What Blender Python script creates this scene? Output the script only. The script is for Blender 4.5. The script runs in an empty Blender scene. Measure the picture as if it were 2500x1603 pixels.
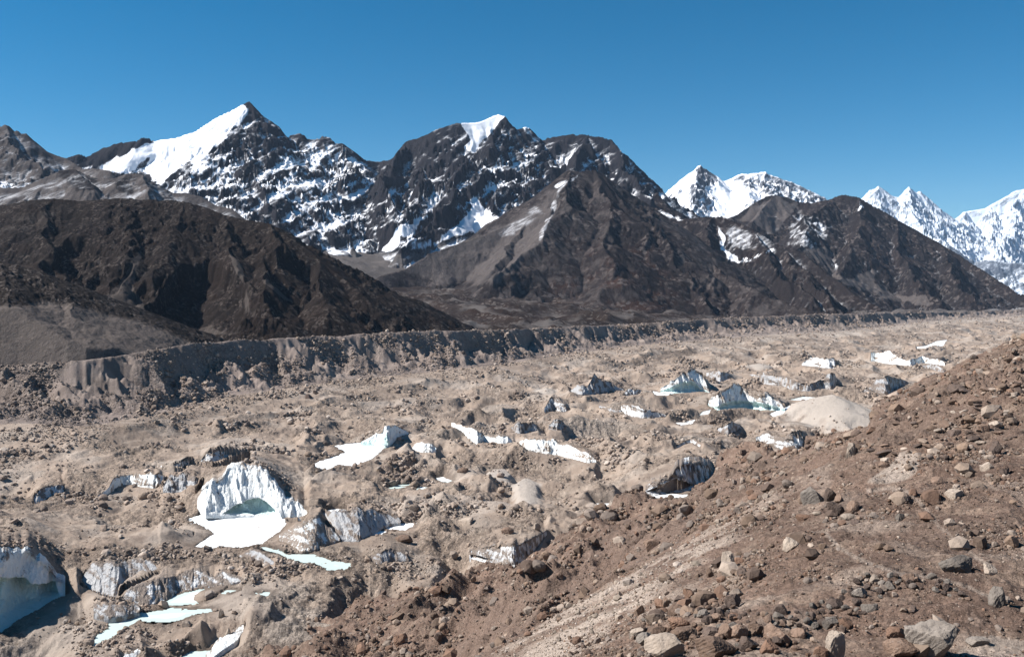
import bpy, math, random
import numpy as np
from mathutils import Vector
D = bpy.data; C = bpy.context; R = math.radians
HAZE = 1.6e-5
rng = np.random.default_rng(11)

# ------------------------------------------------------------ camera, sky, sun, exposure
F, CX, VH, WPX, HPX = 2222.0, 1250.0, 690.0, 2500.0, 1603.0   # focal length and horizon row, in photograph pixels
scene = C.scene
cd = D.cameras.new("camera"); cam = D.objects.new("camera", cd); scene.collection.objects.link(cam)
cd.sensor_width = 36.0; cd.lens = 36.0 * F / WPX
cd.shift_y = (VH - HPX / 2) / WPX
cam.location = (0, 0, 0); cam.rotation_euler = (R(90), 0, 0)
cd.clip_start = 0.5; cd.clip_end = 80000
scene.camera = cam

SUN_AZ, SUN_EL = -91.0, 43.0         # degrees clockwise from the view direction, degrees up
world = D.worlds.new("World"); scene.world = world; world.use_nodes = True
wn = world.node_tree; wn.nodes.clear()
sky = wn.nodes.new("ShaderNodeTexSky"); sky.sky_type = 'NISHITA'; sky.sun_disc = False
sky.sun_elevation = R(SUN_EL); sky.sun_rotation = R(SUN_AZ)
sky.altitude = 3500; sky.air_density = 1.0; sky.dust_density = 0.3; sky.ozone_density = 2.2
bg = wn.nodes.new("ShaderNodeBackground"); bg.inputs[1].default_value = 0.060
hs = wn.nodes.new("ShaderNodeHueSaturation"); hs.inputs['Hue'].default_value = 0.486; hs.inputs['Saturation'].default_value = 1.45
wo = wn.nodes.new("ShaderNodeOutputWorld")
wn.links.new(sky.outputs[0], hs.inputs['Color']); wn.links.new(hs.outputs[0], bg.inputs[0]); wn.links.new(bg.outputs[0], wo.inputs[0])
sl = D.lights.new("sun", 'SUN'); sl.energy = 5.0; sl.angle = R(0.53); sl.color = (1.0, 0.935, 0.875)
so = D.objects.new("sun", sl); scene.collection.objects.link(so)
so.rotation_euler = (R(90 - SUN_EL), 0, R(180 - SUN_AZ))
sd = Vector((math.sin(R(SUN_AZ)) * math.cos(R(SUN_EL)), math.cos(R(SUN_AZ)) * math.cos(R(SUN_EL)), math.sin(R(SUN_EL))))
so.rotation_euler = sd.to_track_quat('Z', 'Y').to_euler()
scene.view_settings.view_transform = 'Standard'; scene.view_settings.look = 'None'
scene.view_settings.exposure = 0.88; scene.view_settings.gamma = 1.0
scene.cycles.volume_bounces = 0; scene.cycles.max_bounces = 5; scene.cycles.diffuse_bounces = 3

# ------------------------------------------------------------ noise on numpy arrays
def hsh(i, j, seed):
    h = (i.astype(np.int64) * 374761393 + j.astype(np.int64) * 668265263 + seed * 974634777) & 0xffffffff
    h = ((h ^ (h >> 13)) * 1274126177) & 0xffffffff
    return ((h ^ (h >> 16)) & 0xffffff).astype(np.float32) / np.float32(0xffffff)
def perlin(x, y, seed=0):
    x = np.asarray(x, np.float64); y = np.asarray(y, np.float64)
    i = np.floor(x); j = np.floor(y); fx = (x - i).astype(np.float32); fy = (y - j).astype(np.float32)
    i = i.astype(np.int64); j = j.astype(np.int64)
    ux = fx * fx * fx * (fx * (fx * 6 - 15) + 10); uy = fy * fy * fy * (fy * (fy * 6 - 15) + 10)
    def g(a, b):
        t = hsh(i + a, j + b, seed) * 6.2831853
        return np.cos(t) * (fx - a) + np.sin(t) * (fy - b)
    n0 = g(0, 0) * (1 - ux) + g(1, 0) * ux; n1 = g(0, 1) * (1 - ux) + g(1, 1) * ux
    return (n0 * (1 - uy) + n1 * uy) * 1.5
def fbm(x, y, sc, octs=5, seed=0, gain=.5, lac=2.03):
    a, s, t = 1.0, 1.0 / sc, 0.0
    for k in range(octs):
        t = t + a * perlin(x * s + 17.3 * k, y * s - 9.1 * k, seed + k); a *= gain; s *= lac
    return t
def ridged(x, y, sc, octs=5, seed=0, gain=.5, lac=2.1):
    a, s, t, w = 1.0, 1.0 / sc, 0.0, 1.0
    for k in range(octs):
        n = 1 - np.abs(perlin(x * s + 31.7 * k, y * s + 5.3 * k, seed + k)) * 1.6
        n = np.clip(n, 0, 1) ** 2 * w; t = t + a * n; w = np.clip(n * 1.8, 0, 1); a *= gain; s *= lac
    return t
def gullies(x, y, gx, gy, sc, seed=0):
    """stripes that run down the slope given by the gradient (gx, gy): wavelength sc metres"""
    l = np.sqrt(gx * gx + gy * gy) + 1e-6; sx, sy = -gy / l, gx / l
    X, Y = x / (sc * 1.4), y / (sc * 1.4); i = np.floor(X).astype(np.int64); j = np.floor(Y).astype(np.int64)
    c = 0.0; w = 1e-6
    for a in (-1, 0, 1):
        for b in (-1, 0, 1):
            px = i + a + hsh(i + a, j + b, seed); py = j + b + hsh(i + a, j + b, seed + 7)
            dx, dy = X - px, Y - py
            k = np.exp(-(dx * dx + dy * dy) * 2.2)
            c = c + k * np.cos((dx * sx + dy * sy) * 1.4 * 6.283 + 6.283 * hsh(i + a, j + b, seed + 3)); w = w + k
    return c / w
def sstep(a, b, x):
    t = np.clip((x - a) / (b - a), 0, 1); return t * t * (3 - 2 * t)

# ------------------------------------------------------------ pixels of the photograph (traced in enlarged crops) <-> space
CROP = {'A': (0, 200, 900 / 2132), 'B': (800, 200, 900 / 2132), 'C': (1600, 300, 900 / 2132), 'D': (0, 800, 800 / 2402),
        'E': (0, 1150, 900 / 2402), 'F': (700, 950, 800 / 2402), 'G': (1100, 800, 700 / 2396), 'H': (1600, 700, 900 / 2402),
        'I': (1300, 1150, 1200 / 2402), 'J': (700, 1200, 900 / 2402), 'K': (1500, 1300, 1000 / 2402), 'L': (1900, 850, 600 / 2053),
        'P': (0, 0, 2500 / 2402), 'O': (0, 0, 1.0), 'M': (0, 1450, 700 / 2402)}
def tr(c, pts):
    x0, y0, s = CROP[c]; return [(x0 + s * x, y0 + s * y) for x, y in pts]
def px(u, v, Y): return ((u - CX) / F * Y, Y, -(v - VH) / F * Y)
def inpoly(u, v, poly):
    r = np.zeros(np.shape(u), bool); n = len(poly)
    for k in range(n):
        (x1, y1), (x2, y2) = poly[k], poly[(k + 1) % n]
        if y1 == y2: continue
        c = ((y1 > v) != (y2 > v)); r ^= c & (u < (x2 - x1) * (v - y1) / (y2 - y1) + x1)
    return r
def polydist(x, y, poly, closed=True):
    d = np.full(np.shape(x), 1e18); n = len(poly)
    for k in range(n if closed else n - 1):
        (x1, y1), (x2, y2) = poly[k], poly[(k + 1) % n]
        dx, dy = x2 - x1, y2 - y1; t = np.clip(((x - x1) * dx + (y - y1) * dy) / (dx * dx + dy * dy + 1e-9), 0, 1)
        d = np.minimum(d, (x - x1 - t * dx) ** 2 + (y - y1 - t * dy) ** 2)
    return np.sqrt(d)
def tps(P, Z, lam=1e-3):
    P = np.array(P, float); Z = np.array(Z, float); sc = P.std(0).mean(); P = P / sc; n = len(P)
    def U(r2): return np.where(r2 > 0, .5 * r2 * np.log(r2 + 1e-12), 0)
    K = U(((P[:, None] - P[None]) ** 2).sum(-1)) + lam * np.eye(n)
    A = np.zeros((n + 3, n + 3)); A[:n, :n] = K; A[:n, n] = 1; A[:n, n + 1:] = P; A[n, :n] = 1; A[n + 1:, :n] = P.T
    w = np.linalg.solve(A, np.r_[Z, 0, 0, 0])
    def f(x, y):
        x = np.asarray(x, float) / sc; y = np.asarray(y, float) / sc; o = w[n] + w[n + 1] * x + w[n + 2] * y
        for k in range(n): o = o + w[k] * U((x - P[k, 0]) ** 2 + (y - P[k, 1]) ** 2)
        return o
    return f

# ------------------------------------------------------------ meshes
def mesh_from(name, V, FQ, mat, attrs=None, smooth=True, parent=None):
    """V (n,3), FQ (m,3 or 4) -> one mesh object"""
    V = np.ascontiguousarray(V, np.float32); FQ = np.ascontiguousarray(FQ, np.int32); m, k = FQ.shape
    me = D.meshes.new(name); me.vertices.add(len(V)); me.vertices.foreach_set("co", V.ravel())
    me.loops.add(m * k); me.loops.foreach_set("vertex_index", FQ.ravel())
    me.polygons.add(m); me.polygons.foreach_set("loop_start", np.arange(0, m * k, k, dtype=np.int32))
    me.polygons.foreach_set("use_smooth", np.full(m, smooth))
    me.update(calc_edges=True)
    for a, val in (attrs or {}).items():
        val = np.asarray(val, np.float32)
        if val.ndim == 2:
            at = me.attributes.new(a, 'FLOAT_COLOR', 'POINT'); at.data.foreach_set("color", np.c_[val, np.ones(len(val))].astype(np.float32).ravel())
        else:
            at = me.attributes.new(a, 'FLOAT', 'POINT'); at.data.foreach_set("value", val.ravel())
    if mat: me.materials.append(mat)
    o = D.objects.new(name, me); scene.collection.objects.link(o)
    if parent: o.parent = parent
    return o
def grid_faces(nr, nc, keep=None):
    i = np.arange(nr - 1)[:, None] * nc + np.arange(nc - 1)[None]
    q = np.stack([i, i + 1, i + nc + 1, i + nc], -1)
    return q[keep] if keep is not None else q.reshape(-1, 4)
def grid_mesh(name, X, Y, Z, mat, attrs=None, keep=None, smooth=True):
    nr, nc = X.shape; q = grid_faces(nr, nc, keep); V = np.stack([X, Y, Z], -1).reshape(-1, 3)
    at = {k: v.reshape(-1) if v.ndim == 2 else v.reshape(-1, 3) for k, v in (attrs or {}).items()}
    if keep is not None:
        used = np.unique(q); mp = np.zeros(len(V), np.int64); mp[used] = np.arange(len(used)); q = mp[q]; V = V[used]
        at = {k: v[used] for k, v in at.items()}
    return mesh_from(name, V, q, mat, at, smooth)
def tag(o, label=None, cat=None, group=None, kind=None):
    for k, v in (('label', label), ('category', cat), ('group', group), ('kind', kind)):
        if v: o[k] = v
    return o

# ------------------------------------------------------------ node helpers
class NT:
    def __init__(s, name):
        s.m = D.materials.new(name); s.m.use_nodes = True; s.t = s.m.node_tree; s.t.nodes.clear()
        s.out = s.t.nodes.new("ShaderNodeOutputMaterial"); s.b = s.t.nodes.new("ShaderNodeBsdfPrincipled")
        s.t.links.new(s.b.outputs[0], s.out.inputs[0]); s.b.inputs['Roughness'].default_value = .95
        s.b.inputs['Specular IOR Level'].default_value = .15
        s.pos = s.t.nodes.new("ShaderNodeNewGeometry")
    def n(s, t, **k):
        o = s.t.nodes.new(t)
        for a, b in k.items(): setattr(o, a, b)
        return o
    def put(s, sock, v):
        if hasattr(v, 'links') or isinstance(v, bpy.types.NodeSocket): s.t.links.new(v, sock)
        else: sock.default_value = v
    def math(s, op, a, b=0.0, c=0.0, clamp=False):
        o = s.n("ShaderNodeMath", operation=op, use_clamp=clamp); s.put(o.inputs[0], a); s.put(o.inputs[1], b); s.put(o.inputs[2], c); return o.outputs[0]
    def mix(s, f, a, b, mode='MIX'):
        o = s.n("ShaderNodeMix", data_type='RGBA', blend_type=mode); s.put(o.inputs[0], f)
        s.put(o.inputs[6], (*a, 1) if isinstance(a, tuple) else a); s.put(o.inputs[7], (*b, 1) if isinstance(b, tuple) else b); return o.outputs[2]
    def step(s, a, b, x, lo=0.0, hi=1.0):
        o = s.n("ShaderNodeMapRange", interpolation_type='SMOOTHSTEP'); s.put(o.inputs[0], x)
        o.inputs[1].default_value = a; o.inputs[2].default_value = b; o.inputs[3].default_value = lo; o.inputs[4].default_value = hi; return o.outputs[0]
    def vec(s, scale=(1, 1, 1), rot=(0, 0, 0), src=None):
        o = s.n("ShaderNodeMapping"); s.put(o.inputs[0], src or s.pos.outputs['Position']); o.inputs[2].default_value = rot; o.inputs[3].default_value = scale; return o.outputs[0]
    def noise(s, sc, det=4, rough=.55, vec=None, dist=0.0):
        o = s.n("ShaderNodeTexNoise"); s.put(o.inputs['Vector'], vec or s.pos.outputs['Position']); o.inputs['Scale'].default_value = sc
        o.inputs['Detail'].default_value = det; o.inputs['Roughness'].default_value = rough; o.inputs['Distortion'].default_value = dist; return o.outputs[0]
    def voro(s, sc, vec=None, feat='F1', out=0):
        o = s.n("ShaderNodeTexVoronoi", feature=feat); s.put(o.inputs['Vector'], vec or s.pos.outputs['Position']); o.inputs['Scale'].default_value = sc; return o.outputs[out]
    def attr(s, name):
        o = s.n("ShaderNodeAttribute", attribute_name=name); return o.outputs['Fac']
    def attrc(s, name):
        o = s.n("ShaderNodeAttribute", attribute_name=name); return o.outputs['Color']
    def bump(s, h, dist, strength=1.0, prev=None):
        o = s.n("ShaderNodeBump"); s.put(o.inputs['Height'], h); o.inputs['Distance'].default_value = dist; o.inputs['Strength'].default_value = strength
        if prev: s.put(o.inputs['Normal'], prev)
        return o.outputs[0]
    def nz(s, src=None):
        o = s.n("ShaderNodeSeparateXYZ"); s.put(o.inputs[0], src or s.pos.outputs['Normal']); return o.outputs[2]
    def done(s, col, nrm=None, rough=None):
        s.put(s.b.inputs['Base Color'], (*col, 1) if isinstance(col, tuple) else col)
        if nrm: s.put(s.b.inputs['Normal'], nrm)
        if rough is not None: s.put(s.b.inputs['Roughness'], rough)
        return s.m

# ------------------------------------------------------------ materials
def mat_debris(name, c1, c2, c3, light, scale=1.0):
    """stony ground: three ground colours in patches, pale dusty ground by attribute 'pale', stones of several sizes"""
    t = NT(name)
    n1 = t.noise(.012 / scale, 5, .6); n2 = t.noise(.09 / scale, 5, .6); n3 = t.noise(.9 / scale, 4, .7)
    col = t.mix(t.step(.38, .64, n1), c1, c2); col = t.mix(t.step(.45, .7, n2), col, c3)
    col = t.mix(t.attr('pale'), col, light)
    col = t.mix(t.math('MULTIPLY', t.attr('brown'), t.step(.3, .62, t.noise(.05 / scale, 6, .65), .35, 1)), col, (.175, .126, .10))
    col = t.mix(t.math('MULTIPLY', t.attr('wet_shade'), .6), col, (.07, .055, .045))  # wet shores and dark debris, plus shade painted on the moraine wall
    # single stones, lighter and darker than the ground
    v1 = t.n("ShaderNodeTexVoronoi"); t.put(v1.inputs['Vector'], t.pos.outputs['Position']); v1.inputs['Scale'].default_value = .55 / scale
    v2 = t.n("ShaderNodeTexVoronoi"); t.put(v2.inputs['Vector'], t.pos.outputs['Position']); v2.inputs['Scale'].default_value = 1.7 / scale
    s1 = t.nz(v1.outputs['Color']); s2 = t.nz(v2.outputs['Color'])
    rough = t.attr('rough')
    k = t.math('MULTIPLY', t.math('MULTIPLY_ADD', s1, .5, .72), t.math('MULTIPLY_ADD', s2, .5, .72))
    k = t.math('MULTIPLY', k, t.math('MULTIPLY_ADD', n3, 1.1, .45))
    kk = t.n("ShaderNodeMix"); kk.data_type = 'FLOAT'; t.put(kk.inputs[0], rough); kk.inputs[2].default_value = 1.0; t.put(kk.inputs[3], k)
    col = t.mix(1.0, col, t.comb(kk.outputs[0]), 'MULTIPLY')
    hgt = t.math('MULTIPLY', t.math('SUBTRACT', 1.0, v1.outputs['Distance']), rough)
    b = t.bump(hgt, 1.1 * scale, .9)
    b = t.bump(t.math('MULTIPLY', t.math('SUBTRACT', 1.0, v2.outputs['Distance']), rough), .4 * scale, .9, b)
    v3 = t.n('ShaderNodeTexVoronoi'); t.put(v3.inputs['Vector'], t.pos.outputs['Position']); v3.inputs['Scale'].default_value = 4.5 / scale
    b = t.bump(t.math('MULTIPLY', t.math('SUBTRACT', 1.0, v3.outputs['Distance']), rough), .2 * scale, .9, b)
    b = t.bump(t.noise(2.2 / scale, 5, .8), .45 * scale, .9, b)
    return t.done(col, b)
def _comb(s, v):
    o = s.n("ShaderNodeCombineColor"); s.put(o.inputs[0], v); s.put(o.inputs[1], v); s.put(o.inputs[2], v); return o.outputs[0]
NT.comb = _comb
def _tilt(s, kx, ky, kz, ax, ay):
    p = s.n("ShaderNodeSeparateXYZ"); s.put(p.inputs[0], s.pos.outputs['Position'])
    q = s.math('MULTIPLY', s.math('ADD', p.outputs[2], s.math('ADD', s.math('MULTIPLY', p.outputs[0], ax), s.math('MULTIPLY', p.outputs[1], ay))), kz)
    c = s.n("ShaderNodeCombineXYZ"); s.put(c.inputs[0], s.math('MULTIPLY', p.outputs[0], kx)); s.put(c.inputs[1], s.math('MULTIPLY', p.outputs[1], ky)); s.put(c.inputs[2], q); return c.outputs[0]
NT.tilt = _tilt
M = {}
M['glacier'] = mat_debris('glacier_debris', (0.297, 0.2365, 0.1892), (0.231, 0.1826, 0.1474), (0.341, 0.2805, 0.2288), (0.37, 0.33, 0.29))
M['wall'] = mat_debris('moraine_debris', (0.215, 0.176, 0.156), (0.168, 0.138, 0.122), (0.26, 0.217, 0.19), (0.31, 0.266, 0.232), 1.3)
M['slope'] = mat_debris('slope_debris', (0.188, 0.13, 0.1), (0.125, 0.086, 0.067), (0.25, 0.186, 0.144), (0.385, 0.322, 0.27), .22)

def mat_rockface(name, rock, rock2, scree, rust=None, snowc=(.80, .83, .88), bsc=1.0, speck=0):
    """mountain side: rock, scree where attribute 'scree' says so, snow where attribute 'snow' is high (broken up by ledges)"""
    t = NT(name)
    t.b.inputs['Specular IOR Level'].default_value = .04
    n = t.noise(.006, 7, .65); nf = t.noise(.03, 6, .7)
    lay = t.noise(1.0, 5, .62, t.vec((1, 1, 1), src=t.tilt(.0045, .0045, .024, -.55, -.12)), .5)
    col = t.mix(t.step(.4, .62, n), rock, rock2)
    col = t.mix(t.step(.5, .75, nf, 0, .55), col, tuple(c * 1.7 for c in rock))
    if rust: col = t.mix(t.math('MULTIPLY', t.attr('rust'), t.step(.42, .65, t.noise(.012, 6, .7), 0, 1)), col, rust)
    sc = t.math('MULTIPLY_ADD', t.noise(.02, 6, .7), 1.0, -.5)
    col = t.mix(t.step(.35, .65, t.math('ADD', t.attr('scree'), t.math('MULTIPLY', sc, .9))), col, scree)
    if speck:
        v = t.n("ShaderNodeTexVoronoi"); t.put(v.inputs['Vector'], t.pos.outputs['Position']); v.inputs['Scale'].default_value = speck
        sp = t.math('MULTIPLY', t.step(.55, .95, t.nz(v.outputs['Color'])), t.step(.40, .62, t.noise(speck * .12, 4, .7)))
        col = t.mix(t.math('MULTIPLY', sp, .8), col, tuple(c * 1.35 for c in scree))
        col = t.mix(t.step(.5, .8, t.noise(speck * .4, 5, .75), 0, .6), col, tuple(c * .5 for c in rock2))
    b = t.bump(t.noise(.02, 8, .72), 26 * bsc, .9)
    b = t.bump(t.noise(.12, 5, .7), 5 * bsc, .8, b)
    nz = t.nz()
    a = t.attr('snow')
    br = t.math('ADD', t.math('MULTIPLY', t.math('SUBTRACT', lay, .5), 1.7), t.math('MULTIPLY', t.math('SUBTRACT', t.noise(.022, 5, .7), .5), 1.0))
    br = t.math('ADD', br, t.math('MULTIPLY', t.math('SUBTRACT', t.noise(1.0, 4, .7, t.vec((1, 1, 1), src=t.tilt(.012, .012, .085, -.55, -.12))), .5), .9))
    br = t.math('ADD', br, t.math('MULTIPLY', t.math('SUBTRACT', nz, .62), 1.5))
    edge = t.math('SUBTRACT', 1.0, t.math('MULTIPLY', t.math('ABSOLUTE', t.math('MULTIPLY_ADD', a, 2.0, -1.0)), .92))   # broken only at middling values
    q = t.math('ADD', a, t.math('MULTIPLY', t.math('MULTIPLY', br, edge), .95))
    s = t.step(.44, .66, q)
    dust = t.math('MULTIPLY', t.step(.22, .5, q), t.step(.38, .66, t.noise(1.0, 6, .8, t.vec((1, 1, 1), src=t.tilt(.03, .03, .16, -.55, -.12))), .06, .72))
    s = t.math('MAXIMUM', s, t.math('MULTIPLY', dust, t.step(.1, .25, a)))
    col = t.mix(s, col, snowc)
    bb = t.bump(t.noise(.012, 5, .55), 16 * bsc, .55)
    m = t.n("ShaderNodeMix", data_type='VECTOR'); t.put(m.inputs[0], s); t.put(m.inputs[4], b); t.put(m.inputs[5], bb)
    return t.done(col, m.outputs[1], .9)
M['range'] = mat_rockface('snowy_rock', (0.0288, 0.0272, 0.0312), (0.0192, 0.0192, 0.024), (0.112, 0.104, 0.1024))
M['brownrock'] = mat_rockface('brown_rock', (0.0197, 0.0162, 0.0162), (0.0122, 0.011, 0.0116), (0.080, 0.070, 0.067), (0.0435, 0.0232, 0.0162), bsc=.45, speck=.10)
M['darkhill'] = mat_rockface('dark_hill_rock', (0.0151, 0.0116, 0.0099), (0.0093, 0.0075, 0.007), (0.058, 0.0493, 0.0447), (0.0261, 0.0162, 0.0116), bsc=.3, speck=.28)
M['whitepeak'] = mat_rockface('icy_rock', (.09, .10, .12), (.07, .08, .10), (.2, .2, .22))
M['farpeak'] = mat_rockface('far_hazed_rock', (.10, .115, .14), (.08, .095, .12), (.2, .2, .22), None, (.56, .62, .69))  # dull bluish snow colour stands in for distance haze
M['valley'] = mat_rockface('valley_ground', (0.0279, 0.0211, 0.0186), (0.0186, 0.0149, 0.013), (0.098, 0.088, 0.083), (0.0372, 0.0223, 0.0161), bsc=.25, speck=.2)

M['debrishill'] = mat_rockface('debris_hill', (0.0225, 0.0185, 0.0165), (0.015, 0.0125, 0.0115), (0.095, 0.081, 0.0735), None, bsc=.25, speck=.35)
def mat_ice(name, c, dirt, amount, blue=(.60, .77, .75)):
    t = NT(name)
    v = t.vec((.55, .55, .13), (0, R(16), 0))
    st = t.noise(1.0, 5, .65, v, .4); st2 = t.noise(2.6, 4, .7, t.vec((.5, .5, .08)))
    col = t.mix(t.step(.25, .75, t.attr('blue')), c, blue)
    d = t.math('ADD', t.math('MULTIPLY', st, .6), t.math('MULTIPLY', st2, .4))
    col = t.mix(t.step(1 - amount - .08, 1 - amount + .06, t.math('MULTIPLY_ADD', t.attr('dirt'), .35, d)), col, dirt)
    b = t.bump(st, 3.0, .8); b = t.bump(t.noise(1.5, 4, .6), .5, .6, b)
    t.b.inputs['Specular IOR Level'].default_value = .4
    return t.done(col, b, .55)
M['ice'] = mat_ice('white_ice', (.82, .86, .86), (.26, .21, .17), .36)
M['icedirty'] = mat_ice('streaked_ice', (.66, .68, .69), (.22, .18, .15), .50)
M['icedark'] = mat_ice('dark_debris_ice', (.42, .43, .44), (.20, .162, .135), .49)
t = NT('pond_ice'); n = t.noise(.05, 4, .6); n2 = t.noise(.5, 4, .6)
t.b.inputs['Specular IOR Level'].default_value = .5
M['pond'] = t.done(t.mix(t.step(.35, .6, t.math('ADD', t.attr('slush'), t.math('MULTIPLY_ADD', n, .5, -.25))), t.mix(t.step(.52, .7, t.noise(.22, 6, .7), 0, .55), (.86, .89, .89), (.55, .62, .61)), (.50, .60, .57)), t.bump(n2, .05, .4), .45)
def mat_stone(name, c1, c2, sc=1.0, lichen=(.3, .27, .24)):
    t = NT(name)
    tc = t.n("ShaderNodeTexCoord"); oi = t.n("ShaderNodeObjectInfo")
    v = tc.outputs['Object']
    n1 = t.noise(1.3 * sc, 6, .65, v); n2 = t.noise(7 * sc, 4, .7, v)
    col = t.mix(t.step(.35, .65, n1), c1, c2)
    col = t.mix(t.step(.55, .75, n2, 0, .6), col, lichen)
    hsv = t.n("ShaderNodeHueSaturation"); t.put(hsv.inputs['Color'], col); t.put(hsv.inputs['Value'], t.math('MULTIPLY_ADD', oi.outputs['Random'], .5, .75))
    b = t.bump(n1, .25, .7); b = t.bump(t.noise(9 * sc, 5, .7, v), .05, .8, b)
    return t.done(hsv.outputs[0], b, .9)
M['st_brown'] = mat_stone('brown_stone', (.20, .14, .105), (.14, .096, .072))
M['st_grey'] = mat_stone('grey_stone', (.20, .175, .152), (.145, .126, .108), 1.0, (.29, .26, .225))
M['st_dark'] = mat_stone('dark_stone', (.115, .085, .07), (.075, .058, .05), 1.0, (.2, .16, .13))
M['st_pale'] = mat_stone('pale_stone', (.34, .285, .235), (.26, .212, .17), 1.0, (.42, .37, .31))
M['st_rust'] = mat_stone('rusty_stone', (.20, .125, .087), (.15, .094, .067), 1.0, (.3, .2, .14))
t = NT('rubble_stone'); M['rubble'] = t.done(t.mix(t.step(.3, .7, t.noise(1.2, 4, .6), 0, .35), t.attrc('tint'), (.08, .06, .05)), t.bump(t.noise(3, 3, .6), .15, .6))

# ------------------------------------------------------------ lateral moraine line (far side of the glacier)
_wb = [(-600, 1110), (-300, 1080), (0, 1035), (210, 1035), (420, 992), (520, 968), (620, 952), (830, 926), (1090, 901), (1230, 884), (1350, 866), (1560, 841), (1770, 824), (1925, 815), (2080, 805), (2290, 784), (2500, 769), (2800, 757), (3200, 750)]
_wc = [(-600, 915), (-300, 905), (0, 895), (210, 880), (310, 868), (470, 837), (620, 830), (830, 820), (1000, 808), (1200, 806), (1350, 801), (1560, 790), (1770, 776), (1980, 768), (2190, 763), (2400, 760), (2500, 757), (2800, 750), (3200, 744)]
ZB = -101.0
def _smooth(pts, u):
    f = lambda w: np.interp(w, [p[0] for p in pts], [p[1] for p in pts])
    return (f(u - 45) + f(u) * 2 + f(u + 45)) / 4
def wall_base_Y(u): return -ZB * F / (_smooth(_wb, u) - VH)
def wall_crest(u):
    Y = wall_base_Y(u) + 98.0; return Y, -(_smooth(_wc, u) - VH) / F * Y
def zg(u, Y):
    """glacier level before hummocks"""
    yb = wall_base_Y(u)
    return -117.0 + (ZB + 117.0) * sstep(.72, 1.0, Y / yb) ** 1.3 + 3.0 * perlin(u / 300., np.log(Y) * 3, 5)
_vp = [(1000, 798, 1500), (1300, 797, 1600), (500, 833, 1150), (0, 850, 900), (-500, 860, 900), (900, 745, 1900), (1200, 752, 1900), (1500, 770, 1900), (1750, 770, 2400), (950, 690, 2600),
       (1150, 705, 2500), (830, 610, 3300), (1000, 640, 3200), (2000, 764, 2700), (2500, 755, 3600), (2900, 748, 4000), (600, 780, 1600), (0, 790, 1700), (2500, 745, 6000), (1200, 690, 5000), (0, 690, 5000), (2900, 745, 8000)]
_vf = tps([(p[0], 700 * math.log(p[2])) for p in _vp], [-(p[1] - VH) / F * p[2] for p in _vp])
def terrain_base(u, Y):
    X = (u - CX) / F * Y
    yb = wall_base_Y(u); yc, zc = wall_crest(u); g = zg(u, Y)
    # ground coordinate along the wall, for gullies that run down it
    s = X * .62 + Y * .78
    gl = .6 * ridged(s + fbm(X, Y, 60, 2, 71) * 18, (Y - yb) * .12, 38, 4, 41) + .5 * ridged(s + fbm(X, Y, 30, 2, 72) * 10, (Y - yb) * .15, 17, 3, 42)
    tb = .42 + .42 * fbm(s, Y * .15, 55, 4, 43) + .16 * (gl - .6)
    bl = ridged(s, 0 * s, 75, 3, 48) - .7 + .5 * fbm(s, 0 * s, 24, 3, 49)
    yb2 = yb + np.clip(8 - 24 * bl, -20, 26)
    t = np.clip((Y - yb2) / (yc - yb2), 0, 1)
    tb = np.clip(tb + .2, .12, .85)
    prof = np.where(t < tb, .34 * t / tb * (.6 + tb), 0) + np.where(t >= tb, .34 * (.6 + tb) + (1 - .34 * (.6 + tb)) * ((t - tb) / (1 - tb)) ** .8, 0)
    wl = g + (zc - g) * prof
    wl = wl + fbm(s, 0 * s, 30, 4, 73) * 2.2 * t + sstep(0, .15, t) * (.25 + .75 * sstep(1.0, .8, t)) * ((gl - .8) * 11 * sstep(.1, .6, t) + fbm(X, Y, 24, 4, 46) * 5 * (.4 + sstep(300, -300, X)) + fbm(X, Y, 9, 4, 45) * 2.6)
    v = _vf(u, 700 * np.log(Y))
    k = sstep(0, 220, Y - yc)
    beyond = (zc - 7 * sstep(0, 60, Y - yc)) * (1 - k) + (v + fbm(X, Y, 160, 6, 51) * 9) * k
    beyond = beyond + fbm(X, Y, 30, 4, 52) * 1.6 + (ridged(X, Y, 130, 5, 53) - .8) * 9 * k
    return np.where(Y < yb2, g, np.where(Y < yc, wl, beyond)), t

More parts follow.
